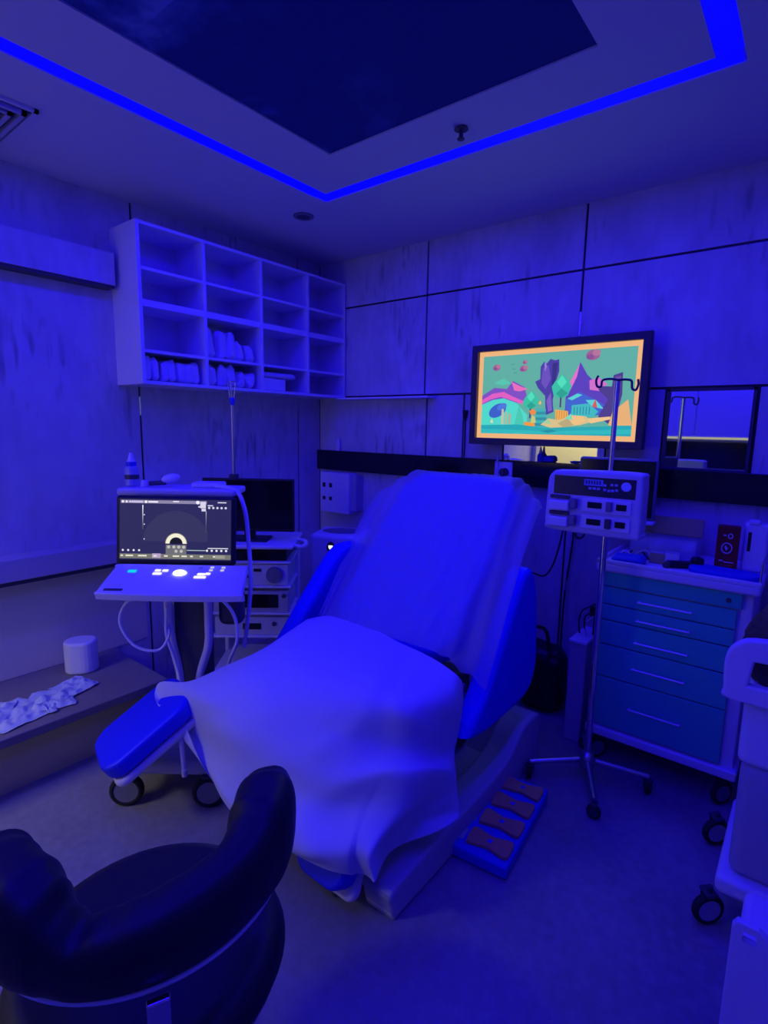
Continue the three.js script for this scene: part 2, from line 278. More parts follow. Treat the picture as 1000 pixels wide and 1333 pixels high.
// ================================================================ television
{
  const t = thing('television', 'wall television with dark frame showing a colourful fantasy landscape', 'television', [-1.125, 1.686, -2.8]);
  const w = 0.93, h = 0.54;
  part('frame', poly([[-w / 2, -h / 2], [w / 2, -h / 2], [w / 2, h / 2], [-w / 2, h / 2]], 0.045, 0.003, [[[-w / 2 + 0.03, -h / 2 + 0.03], [-w / 2 + 0.03, h / 2 - 0.03], [w / 2 - 0.03, h / 2 - 0.03], [w / 2 - 0.03, -h / 2 + 0.03]]]).translate(0, 0, -0.03), mat(0.05, 0.04, 0.05, 0.45), t);
  part('back_cover', bx(w - 0.02, h - 0.02, 0.03, 0, 0, -0.042), M.black, t);
  part('wall_bracket', bx(0.3, 0.2, 0.045, 0, 0.05, -0.0785), M.darkGrey, t);
  const sc = canvas(1024, 576, (x, W, Hh) => {
    x.fillStyle = '#f0b478'; x.fillRect(0, 0, W, Hh);
    const m = 34; x.save(); x.beginPath(); x.rect(m, m, W - 2 * m, Hh - 2 * m); x.clip();
    x.fillStyle = '#5fae9e'; x.fillRect(0, 0, W, Hh);
    const shape = (c, p) => { x.fillStyle = c; x.beginPath(); p.forEach(([a, b], i) => i ? x.lineTo(a, b) : x.moveTo(a, b)); x.closePath(); x.fill(); };
    const blob = (c, a, b, r, q = 1, rot = 0) => { x.fillStyle = c; x.beginPath(); x.ellipse(a, b, r, r * q, rot, 0, 7); x.fill(); };
    // small rose clouds
    for (const [a, b, r] of [[130, 110, 26], [318, 125, 26], [325, 85, 16], [745, 68, 40]]) { blob('#a05f8c', a, b, r, 0.75); blob('#b57494', a + r * 0.5, b - r * 0.3, r * 0.6, 0.8); blob('#8a4f8f', a - r * 0.4, b + r * 0.25, r * 0.55, 0.7); }
    // far hills left
    shape('#7d4fc0', [[m, 290], [120, 240], [210, 250], [250, 200], [330, 240], [360, 330], [m, 380]]);
    shape('#e05fc0', [[m, 318], [110, 278], [190, 268], [255, 300], [330, 330], [320, 350], [230, 318], [170, 300], [100, 315], [m, 345]]);
    shape('#e86fb8', [[240, 205], [300, 235], [355, 255], [300, 268], [262, 262]]);
    shape('#4fd8c8', [[m, 350], [110, 320], [190, 310], [280, 340], [360, 420], [360, 500], [m, 500]]);
    blob('#3a5fc8', 150, 390, 66, 0.62, -0.5); blob('#4a78d8', 180, 365, 36, 0.6, -0.4);
    shape('#57c4ae', [[115, 210], [185, 180], [235, 215], [180, 225]]);
    // central violet tower rock
    shape('#4a3ca0', [[430, 120], [450, 90], [470, 100], [490, 75], [520, 85], [545, 80], [550, 150], [535, 210], [520, 330], [530, 400], [480, 420], [470, 300], [420, 250], [400, 210], [432, 195]]);
    shape('#6a50b8', [[445, 130], [480, 110], [500, 200], [470, 260], [440, 220]]); shape('#35307c', [[505, 100], [540, 100], [530, 200], [508, 260]]); shape('#7a5fc0', [[480, 330], [505, 280], [520, 390], [495, 400]]);
    // peak on the right
    shape('#5a40b8', [[600, 300], [640, 190], [675, 105], [720, 180], [790, 250], [850, 330], [820, 420], [600, 420]]);
    shape('#e070c8', [[600, 262], [640, 180], [672, 112], [660, 190], [625, 270]]); shape('#d070c8', [[735, 215], [790, 200], [840, 240], [800, 280], [740, 270]]);
    shape('#3f62cc', [[600, 330], [680, 280], [760, 320], [830, 360], [800, 420], [610, 430]]); shape('#5ad0d0', [[610, 320], [670, 290], [700, 300], [640, 330]]); shape('#5ad0d0', [[720, 330], [780, 330], [830, 385], [760, 370]]);
    // right stone arch
    shape('#4c3c88', [[870, 190], [920, 175], [925, 300], [905, 420], [860, 470], [800, 430], [850, 330], [790, 270], [800, 250], [865, 255]]); shape('#6a5098', [[880, 200], [912, 195], [905, 330], [880, 380]]);
    // crystal trees
    for (const [a, b, r] of [[378, 330, 50], [570, 250, 62]]) { shape('#35c0a0', [[a, b - r * 1.25], [a + r * 0.6, b - r * 0.75], [a + r, b - r * 0.1], [a + r * 0.7, b + r * 0.8], [a, b + r * 1.15], [a - r * 0.75, b + r * 0.75], [a - r, b - r * 0.1], [a - r * 0.55, b - r * 0.75]]); shape('#52dcb8', [[a, b - r * 1.2], [a + r * 0.5, b - r * 0.5], [a, b + r * 0.1], [a - r * 0.5, b - r * 0.5]]); shape('#2aa08c', [[a, b + r * 0.1], [a + r * 0.7, b + r * 0.6], [a, b + r * 1.1], [a - r * 0.5, b + r * 0.6]]); x.fillStyle = '#4a3c80'; x.fillRect(a - 5, b + r, 10, 60); }
    // steps, huts and stones
    for (let i = 0; i < 7; i++) { x.fillStyle = i % 2 ? '#2f8fa0' : '#3fb0b4'; x.fillRect(420 - i * 2, 380 + i * 18, 60 + i * 4, 18); }
    shape('#f0b050', [[540, 385], [620, 395], [625, 450], [545, 455]]); for (let i = 0; i < 5; i++) { x.fillStyle = '#c87830'; x.fillRect(550 + i * 15, 392, 4, 58); }
    shape('#d8c088', [[450, 480], [500, 440], [560, 450], [640, 430], [720, 420], [770, 460], [700, 480], [620, 490], [520, 500]]); shape('#b8a878', [[560, 470], [620, 440], [660, 480], [600, 496]]);
    shape('#f0c080', [[640, 420], [700, 410], [730, 455], [680, 478], [645, 470]]); shape('#f2c488', [[740, 440], [870, 428], [870, 445], [760, 470]]); shape('#e8b070', [[880, 400], [960, 330], [990, 480], [860, 480]]);
    shape('#40b8c0', [[640, 360], [740, 350], [800, 400], [770, 430], [640, 420]]); for (let i = 0; i < 6; i++) { x.fillStyle = '#287890'; x.fillRect(655 + i * 18, 370, 4, 46); }
    shape('#d85a58', [[760, 370], [778, 325], [792, 378]]); shape('#f08838', [[372, 392], [400, 380], [418, 402], [404, 420], [380, 414]]); shape('#f09838', [[322, 482], [350, 462], [410, 470], [416, 490], [340, 494]]); shape('#c8c878', [[384, 470], [392, 420], [412, 430], [420, 468]]); shape('#f0b860', [[430, 345], [440, 328], [450, 345], [440, 356]]); shape('#e8d8a0', [[100, 470], [112, 440], [122, 472]]); shape('#8f7fd0', [[452, 100], [462, 88], [470, 120], [460, 150]]); shape('#7ad8b8', [[600, 440], [640, 410], [650, 450]]); shape('#9ad0a0', [[470, 470], [500, 446], [520, 476]]); for (const [a, b, c, d] of [[232, 96, 258, 90], [240, 120, 262, 128], [250, 150, 275, 146]]) { x.strokeStyle = '#4a8f88'; x.lineWidth = 4; x.beginPath(); x.moveTo(a, b); x.lineTo(c, d); x.stroke(); }
    for (const [a, h2, c] of [[180, 90, '#c8c0a0'], [205, 70, '#a8b8a0'], [230, 60, '#b8a890']]) { x.fillStyle = c; x.fillRect(a, 470 - h2, 16, h2 + 10); }
    shape('#48c8b0', [[270, 500], [300, 350], [330, 430], [350, 520]]);
    // lagoon in front
    shape('#22a8b4', [[0, 488], [300, 480], [480, 500], [700, 492], [1024, 478], [1024, 600], [0, 600]]); shape('#2fb8bc', [[0, 510], [500, 520], [1024, 500], [1024, 530], [0, 545]]); shape('#1f90a0', [[450, 520], [520, 508], [560, 520], [500, 532]]); blob('#38c0b8', 300, 545, 42, 0.3);
    x.restore();
  });
  part('screen', new THREE.PlaneGeometry(w - 0.06, h - 0.06).translate(0, 0, -0.012), new THREE.MeshStandardMaterial({ color: 0x050505, roughness: 0.35, emissive: 0xffffff, emissiveMap: sc, emissiveIntensity: 1.0 }), t);
  const l = areaLight(lin(0.6, 0.8, 0.7), 0.25, w - 0.1, h - 0.1, [-1.125, 1.686, -2.745], [-1.125, 1.686, 0]);
}
// ================================================================ things on the back wall
{
  const b = thing('outlet_box', 'white surface-mounted socket box under the black band in the corner', 'outlet', [-2.68, 0.885, ZB]);
  part('body', bx(0.28, 0.29, 0.10, 0, 0.145, 0.05, 0.006), M.white, b);
  for (const [x, y] of [[-0.10, 0.195], [-0.035, 0.195], [-0.10, 0.10], [-0.035, 0.10]]) part('socket', bx(0.028, y > 0.15 ? 0.032 : 0.026, 0.006, x, y, 0.1, 0.003), M.black, b);
  part('side_cover', bx(0.05, 0.25, 0.08, 0.166, 0.15, 0.04, 0.005), M.pale, b);
  const o = thing('gas_outlet', 'white gas outlet plate with a dark valve on the black band', 'outlet', [-1.40, 1.195, ZB + 0.035]);
  part('plate', bx(0.11, 0.12, 0.012, 0, 0.06, 0.006, 0.004), M.white, o); part('valve', [cyl(0.024, 0.024, 0.03, 0, 0, 0).rotateX(Math.PI / 2).translate(0.012, 0.062, 0.026), bx(0.018, 0.05, 0.02, 0.012, 0.06, 0.04, 0.004)], M.darkGrey, o); part('flowmeter', [cyl(0.008, 0.008, 0.12, -0.03, 0.09, 0.03), cyl(0.012, 0.01, 0.03, -0.03, 0.02, 0.03)], M.clear, o);
  const t = thing('white_bottle', 'tiny slim white bottle standing on the black band near the corner', 'bottle', [-2.717, 1.325, ZB + 0.018]);
  part('body', lathe([[0, 0], [0.015, 0], [0.016, 0.05], [0.008, 0.065], [0.008, 0.07], [0, 0.07]], 16), M.white, t); part('cap', cyl(0.009, 0.01, 0.018, 0, 0.078, 0, 12), M.white, t);
  const s = thing('spray_bottle', 'small blue bottle with pointed cap on the black band under the television', 'bottle', [-1.195, 1.325, ZB + 0.018]);
  part('body', lathe([[0, 0], [0.017, 0], [0.017, 0.035], [0.008, 0.048], [0, 0.05]], 16), M.blue, s); part('cap', lathe([[0, 0.085], [0.004, 0.08], [0.009, 0.05], [0.010, 0.046], [0, 0.046]], 16), M.white, s);
  const cl = single('folded_cloth', pillow(0.06, 0.036, 0.03, 55, 0.006), M.blue, 'small folded blue cloth beside the blue bottle on the black band', 'cloth'); cl.position.set(-1.148, 1.325, ZB + 0.018);
  const k = single('dish', lathe([[0, 0.001], [0.012, 0.001], [0.016, 0.012], [0.0145, 0.012], [0.011, 0.004], [0, 0.004]], 24).scale(1.6, 1, 1), M.blue, 'shallow blue dish on the black band under the television', 'dish'); k.position.set(-1.005, 1.325, ZB + 0.018);
  const c = thing('hanging_cable', 'thin dark cable with a plug hanging on the back wall left of the television', 'cable');
  part('plug', [bx(0.03, 0.016, 0.02, -1.683, 1.60, ZB + 0.01, 0.004), lathe([[0, 0], [0.007, 0.006], [0.012, 0.03], [0.012, 0.042], [0, 0.045]], 12).translate(-1.683, 1.548, ZB + 0.014)], M.black, c);
  part('cord', tube([[-1.683, 1.55, ZB + 0.008], [-1.684, 1.45, ZB + 0.006], [-1.682, 1.33, ZB + 0.008]], 0.0035), M.black, c);
  const m = thing('small_monitor', 'black flat monitor with pale edge on a bracket behind the infusion pump', 'monitor', [-0.735, 1.235, -2.70]);
  part('bezel', bx(0.355, 0.28, 0.03, 0, 0, 0, 0.014), M.grey, m); part('screen', bx(0.335, 0.26, 0.004, 0, 0, 0.0145, 0.0019), M.blackGloss, m); part('bracket', [bx(0.06, 0.06, 0.16, 0, -0.02, -0.09), bx(0.10, 0.14, 0.02, 0, -0.02, -0.155)], M.darkGrey, m); part('lower_rail', bx(0.36, 0.018, 0.05, 0, -0.152, 0, 0.005), M.white, m);
}
// ================================================================ drawer cabinet and what stands on it
function castor(parent, x, z, r, turn, hubMat = M.grey, w = 0.022, plate = true) {
  const g = new THREE.Group(); g.name = 'castor'; g.position.set(x, 0, z); g.rotation.y = turn; parent.add(g);
  part('tyre', new THREE.TorusGeometry(r * 0.80, r * 0.20, 10, 28).scale(1, 1, w / (r * 0.36)).translate(0, r, 0), M.rubber, g);
  part('hub', cyl(r * 0.72, r * 0.72, w * 0.9, 0, 0, 0, 28).rotateX(Math.PI / 2).translate(0, r, 0), hubMat, g);
  part('fork', [bx(r * 0.5, r * 1.2, 0.004, 0, r * 1.5, -w * 0.85), bx(r * 0.7, 0.012, w * 1.9, 0, r * 2.1, -w * 0.1, 0.003), cyl(0.009, 0.009, r * 0.5, 0, r * 2.3, 0, 12)], M.darkGrey, g);
  return g;
}
{
  const c = thing('drawer_cabinet', 'teal medical drawer cabinet with white frame and thin metal handles', 'cabinet', [-0.405, 0, -2.64]);
  const x0 = -0.285, x1 = 0.275, zf = 0.22, zb = -0.215;
  part('body', bb(x0, x1, 0.17, 0.90, zb, zf - 0.012, 0.006), M.white, c);
  part('top_tray', [bb(x0 - 0.02, x1 + 0.02, 0.895, 0.935, zb - 0.01, zf + 0.025, 0.012), bb(x0 - 0.02, x1 + 0.02, 0.93, 0.95, zf + 0.008, zf + 0.025, 0.006), bb(x0 - 0.02, x0 - 0.004, 0.93, 0.95, zb, zf + 0.025, 0.006)], M.white, c);
  part('base_rim', bb(x0 - 0.015, x1 + 0.015, 0.135, 0.175, zb, zf + 0.02, 0.008), M.white, c);
  const panel = part('top_front', bb(x0 + 0.012, x1 - 0.035, 0.832, 0.893, zf - 0.012, zf + 0.006, 0.003), M.teal, c);
  part('lock', cyl(0.009, 0.009, 0.006, 0, 0, 0, 16).rotateX(Math.PI / 2).translate(0.195, 0.862, zf + 0.008), M.darkGrey, panel);
  const ys = [0.828, 0.748, 0.676, 0.565, 0.415, 0.182], hy = [0.786, 0.704, 0.606, 0.487, 0.301];
  for (let i = 0; i < 5; i++) {
    const d = part('drawer', bb(x0 + 0.012, x1 - 0.048, ys[i + 1] + 0.0025, ys[i] - 0.0025, zf - 0.012, zf + 0.006, 0.003), M.teal, c);
    part('handle', [rod([-0.125, hy[i], zf + 0.022], [0.078, hy[i], zf + 0.022], 0.004), rod([-0.12, hy[i], zf + 0.004], [-0.12, hy[i], zf + 0.022], 0.003), rod([0.073, hy[i], zf + 0.004], [0.073, hy[i], zf + 0.022], 0.003)], M.handle, d);
  }
  for (const x of [x0 + 0.03, x1 - 0.03]) for (const z of [zb + 0.04, zf - 0.03]) castor(c, x, z, 0.05, 0.9, M.grey);
  part('side_rail', [rod([x1 + 0.012, 0.94, zb + 0.02], [x1 + 0.012, 1.02, zb + 0.02], 0.004), rod([x1 + 0.012, 0.94, zf], [x1 + 0.012, 1.02, zf], 0.004), rod([x1 + 0.012, 1.02, zb + 0.02], [x1 + 0.012, 1.02, zf], 0.004)], M.chrome, c);
  const yT = 0.936;
  const o = thing('organizer_box', 'clear plastic organizer box with an olive lid on the teal cabinet', 'box', [-0.50, yT, -2.69], 0.05);
  part('body', [bx(0.26, 0.004, 0.17, 0, 0.002, 0), bx(0.26, 0.10, 0.004, 0, 0.05, 0.083), bx(0.26, 0.10, 0.004, 0, 0.05, -0.083), bx(0.004, 0.10, 0.17, -0.128, 0.05, 0), bx(0.004, 0.10, 0.17, 0.128, 0.05, 0)], M.clear, o);
  for (let i = 0; i < 4; i++) part('compartment', bx(0.05, 0.06, 0.12, -0.095 + i * 0.063, 0.036, 0.01, 0.004), i % 2 ? M.white : M.pale, o);
  part('lid', bx(0.275, 0.085, 0.012, 0, 0.15, -0.05, 0.005).rotateX(-0.25), M.olive, o);
  const r = thing('red_box', 'tall dark red carton with white round emblems on the teal cabinet', 'box', [-0.255, yT, -2.62], 0.12);
  const rm = canvas(256, 512, (x, w, h) => { x.fillStyle = '#8a1418'; x.fillRect(0, 0, w, h); x.strokeStyle = '#d8d0d8'; x.lineWidth = 14; x.fillStyle = '#d8d0d8'; x.beginPath(); x.arc(120, 250, 60, 0, 7); x.stroke(); x.beginPath(); x.moveTo(90, 235); x.lineTo(118, 285); x.lineTo(150, 225); x.lineTo(128, 250); x.lineTo(110, 215); x.fill(); x.beginPath(); x.arc(150, 105, 26, 0, 7); x.stroke(); x.fillRect(66, 90, 36, 18); x.fillRect(40, 395, 50, 16); x.fillRect(98, 410, 120, 14); x.fillStyle = '#b06060'; x.fillRect(40, 450, 170, 10); });
  part('carton', bx(0.08, 0.185, 0.05, 0, 0.0925, 0, 0.002), M.red, r); part('front_print', new THREE.PlaneGeometry(0.076, 0.18).translate(0, 0.0925, 0.0256), mat(1, 1, 1, 0.45, { map: rm }), r);
  const d = thing('dispenser', 'white upright dispenser with a dark level slot behind the red carton', 'dispenser', [-0.165, yT, -2.68], 0.1);
  part('body', bx(0.085, 0.20, 0.08, 0, 0.10, 0, 0.012), M.white, d); part('level_slot', bx(0.012, 0.08, 0.004, -0.022, 0.125, 0.0395, 0.001), M.black, d); part('spout', bx(0.04, 0.018, 0.05, -0.01, 0.205, 0.02, 0.006), M.white, d);
  const tr = thing('kidney_tray', 'shallow bright blue tray on the corner of the teal cabinet', 'tray', [-0.245, yT, -2.50], -0.12);
  part('tray', poly(rrShape(0.24, 0.11, 0.05), 0.022, 0.005).rotateX(-Math.PI / 2).translate(0, 0.0, 0), M.blue, tr);
  const g = thing('handheld_probe', 'dark handheld device lying between the blue tray and organizer box', 'device', [-0.40, yT, -2.52], 0.5);
  part('handle', bx(0.11, 0.03, 0.03, 0, 0.015, 0, 0.012), M.black, g); part('head', bx(0.045, 0.05, 0.045, 0.06, 0.025, 0, 0.015), M.black, g); part('grip', rod([-0.05, 0.018, 0], [-0.075, 0.018, 0.045], 0.014), M.darkGrey, g);
  for (const [nm, x, z, w, h, dd, m, lb] of [['vial_box', -0.50, -2.545, 0.06, 0.045, 0.03, M.olive, 'small olive vial box in front of the organizer box'], ['tape_box', -0.445, -2.56, 0.055, 0.05, 0.035, M.white, 'small white tape box in front of the organizer box']]) { const q = thing(nm, lb, 'box', [x, yT, z], 0.15); part('box', bx(w, h, dd, 0, h / 2, 0, 0.002), m, q); part('flap', bx(w * 0.98, 0.002, dd * 0.98, 0, h + 0.001, 0), M.pale, q); }
  for (let i = 0; i < 4; i++) { const pts = []; const ph = i * 1.7; for (let k = 0; k < 7; k++) pts.push([-0.665 + k * 0.022 + 0.008 * Math.sin(k * 2 + ph), yT + 0.008 + 0.03 * Math.max(0, Math.sin(k * 0.9 + ph)) * (k > 0 && k < 6 ? 1 : 0), -2.52 - i * 0.026 + 0.014 * Math.cos(k * 1.4 + ph)]); single('lead_wire', tube(pts, 0.004, 40, 6), [M.white, M.red, M.pale, M.black][i], ['white', 'dark red', 'grey', 'black'][i] + ' lead wire curled on the cabinet beside the infusion pole', 'wire', 'lead wires on the cabinet'); }
  const bl = single('blue_pouch', pillow(0.13, 0.03, 0.09, 71, 0.01), M.blue, 'crumpled blue pouch among the lead wires on the cabinet', 'pouch'); bl.position.set(-0.595, yT + 0.001, -2.47);
}
{ // things beside and behind the cabinet
  const b = thing('slim_bin', 'slim pale bin squeezed against the side of the teal cabinet', 'bin', [-0.80, 0, -2.62]);
  part('body', bb(-0.035, 0.045, 0.0, 0.50, -0.10, 0.12, 0.008), M.pale, b); part('lid', bb(-0.038, 0.048, 0.50, 0.515, -0.105, 0.125, 0.004), M.white, b);
  const c = thing('clip_cluster', 'tangle of dark cable clips hanging on the side of the cabinet', 'clips', [-0.79, 0.52, -2.62]);
  part('clamp', [bx(0.05, 0.06, 0.05, 0.03, 0.12, 0, 0.012), rod([0.03, 0.14, 0], [0.03, 0.0, 0.01], 0.006)], M.black, c); part('wires', [tube([[0.03, 0.15, 0], [-0.02, 0.12, 0.03], [-0.04, 0.06, 0.02], [-0.03, 0.0, 0.03]], 0.004), tube([[0.04, 0.12, 0.02], [0.0, 0.10, 0.05], [0.0, 0.04, 0.06]], 0.004)], M.black, c); part('hook', tube([[0.03, 0.1, 0.03], [0.0, 0.06, 0.05], [0.01, 0.0, 0.05]], 0.003), M.chrome, c);
  const g = thing('equipment_bag', 'black equipment bag on the floor by the back wall', 'bag', [-1.05, 0, -2.74]);
  part('body', pillow(0.26, 0.36, 0.20, 91, 0.02).scale(1, 1, 1), M.black, g); part('strap', [tube([[-0.08, 0.33, 0.05], [-0.06, 0.45, 0.07], [0.02, 0.46, 0.06], [0.05, 0.33, 0.05]], 0.010), tube([[0.10, 0.2, 0.05], [0.15, 0.12, 0.05], [0.17, 0.03, 0.06], [0.2, 0.012, 0.08]], 0.010)], M.rubber, g); part('tag', bx(0.05, 0.025, 0.004, 0.04, 0.31, 0.085, 0.001).rotateX(-0.2), M.white, g);
  const w = thing('hanging_tube', 'thin dark drain tube hanging on the back wall beside the cabinet', 'tube');
  part('tube', [tube([[-0.985, 1.02, ZB + 0.02], [-0.988, 0.9, ZB + 0.012], [-1.0, 0.75, ZB + 0.012], [-1.01, 0.6, ZB + 0.015], [-1.01, 0.12, ZB + 0.02]], 0.005)], M.black, w); part('connector', cyl(0.007, 0.007, 0.06, -1.006, 0.66, ZB + 0.014, 12), M.chrome, w);
}
// ================================================================ infusion pole and pump
{
  const p = thing('infusion_pole', 'chrome infusion stand on castors with hooks at the top', 'stand', [-0.64, 0, -2.25]);
  part('pole', [rod([0, 0.10, 0], [0, 1.15, 0], 0.014, 20), rod([0, 1.1, 0], [0, 1.69, 0], 0.010, 20)], M.chrome, p);
  part('hub', lathe([[0, 0.06], [0.03, 0.06], [0.036, 0.10], [0.022, 0.13], [0, 0.135]], 24), M.brushed, p);
  for (const a of [143, 65, -18, -110]) { const t = a * Math.PI / 180, cx = Math.cos(t), cz = Math.sin(t), L = 0.245; part('leg', rod([0.02 * cx, 0.095, 0.02 * cz], [L * cx, 0.075, L * cz], 0.012), M.brushed, p); const g = castor(p, L * cx, L * cz, 0.028, 1.2 - t, M.darkGrey, 0.02); }
  part('hook', tube([[-0.075, 1.715, 0.0], [-0.082, 1.695, 0], [-0.075, 1.672, 0], [-0.062, 1.672, 0], [-0.058, 1.695, 0], [-0.03, 1.70, 0], [0, 1.695, 0]], 0.0045, 48), M.darkGrey, p);
  part('hook', tube([[0, 1.695, 0], [0.035, 1.695, 0], [0.05, 1.69, 0], [0.056, 1.66, 0], [0.068, 1.655, 0], [0.076, 1.675, 0], [0.074, 1.695, 0]], 0.0045, 48), M.darkGrey, p);
  const q = thing('infusion_pump', 'pale double infusion pump with display clamped to the pole', 'pump', [-0.678, 1.215, -2.20]);
  const body = smoothClosed([[-0.155, 0.11], [0, 0.115], [0.15, 0.115], [0.168, 0.10], [0.17, 0.0], [0.17, -0.10], [0.155, -0.115], [0, -0.115], [-0.16, -0.11], [-0.178, -0.095], [-0.176, 0.0], [-0.172, 0.085]], 90);
  part('body', poly(body, 0.10, 0.012).translate(0, 0, -0.075), M.whiteSoft, q);
  const pm = canvas(512, 128, (x, w, h) => { x.fillStyle = '#15163c'; x.fillRect(0, 0, w, h); x.fillStyle = '#7f8fe0'; x.fillRect(196, 14, 120, 42); x.fillStyle = '#20285c'; for (let i = 0; i < 6; i++) x.fillRect(206 + i * 17, 22, 10, 24); x.fillStyle = '#9aa2e0'; for (let i = 0; i < 3; i++) x.fillRect(226 + i * 26, 66, 20, 16); for (const [a, b] of [[318, 40], [360, 34], [386, 34], [318, 70], [344, 74], [366, 72], [390, 68]]) x.fillRect(a, b, 18, 16); x.fillStyle = '#c8ccff'; x.beginPath(); x.arc(454, 48, 30, 0, 7); x.fill(); });
  part('control_panel', new THREE.PlaneGeometry(0.315, 0.075).translate(0.0, 0.066, 0.0256), mat(1, 1, 1, 0.3, { map: pm }), q);
  for (const y of [-0.005, -0.072]) {
    part('syringe_clamp', [bx(0.085, 0.042, 0.026, -0.128, y - 0.012, 0.036, 0.008)], M.white, q); part('clamp_groove', bx(0.08, 0.014, 0.012, -0.128, y + 0.022, 0.03, 0.003), M.darkGrey, q); part('plunger_block', bx(0.025, 0.04, 0.03, -0.068, y, 0.038, 0.005), M.grey, q);
    part('channel_bezel', bx(0.185, 0.054, 0.008, 0.055, y - 0.002, 0.028, 0.003), M.white, q); part('channel_display', bx(0.055, 0.024, 0.006, 0.012, y, 0.0325, 0.002), M.blackGloss, q); part('drive_block', bx(0.022, 0.038, 0.022, 0.068, y, 0.036, 0.004), y > -0.02 ? M.grey : M.darkGrey, q); part('channel_display', bx(0.038, 0.024, 0.006, 0.112, y, 0.0325, 0.002), M.blackGloss, q);
  }
  part('pole_clamp', bx(0.06, 0.05, 0.035, 0.038, 0.0, -0.065, 0.008), M.darkGrey, q);
  const c = thing('pump_cord', 'thin black power cord hanging from the infusion pump', 'cord');
  part('cord', tube([[-0.80, 1.11, -2.22], [-0.82, 1.02, -2.24], [-0.87, 0.90, -2.30], [-0.93, 0.835, -2.36], [-1.0, 0.83, -2.40]], 0.004), M.black, c); part('loop', new THREE.TorusGeometry(0.022, 0.005, 8, 24).scale(0.75, 1, 1).rotateZ(-0.5).translate(-0.725, 1.085, -2.20), M.black, c);
}
// ================================================================ foot pedal
{
  const p = thing('foot_pedal', 'blue foot control with four brown pads beside the chair base', 'pedal', [-0.795, 0, -1.76], 0.10);
  part('base', bx(0.215, 0.05, 0.49, 0, 0.025, 0, 0.012), M.blue, p);
  part('label_strip', [0, 1, 2, 3].map((i) => bx(0.03, 0.001, 0.06, -0.085, 0.0505, -0.17 + i * 0.115)), M.pale, p);
  const bow = smoothClosed([[-0.07, -0.038], [-0.03, -0.032], [0, -0.026], [0.03, -0.032], [0.07, -0.038], [0.075, 0], [0.07, 0.038], [0.03, 0.032], [0, 0.026], [-0.03, 0.032], [-0.07, 0.038], [-0.075, 0]], 48);
  for (let i = 0; i < 4; i++) { const d = part('pad', poly(bow, 0.014, 0.003).rotateX(-Math.PI / 2).translate(0.02, 0.05, -0.175 + i * 0.117), M.pedal, p); part('mark', bx(0.016, 0.001, 0.016, 0.02, 0.0645, -0.175 + i * 0.117), M.blue, d); }
}
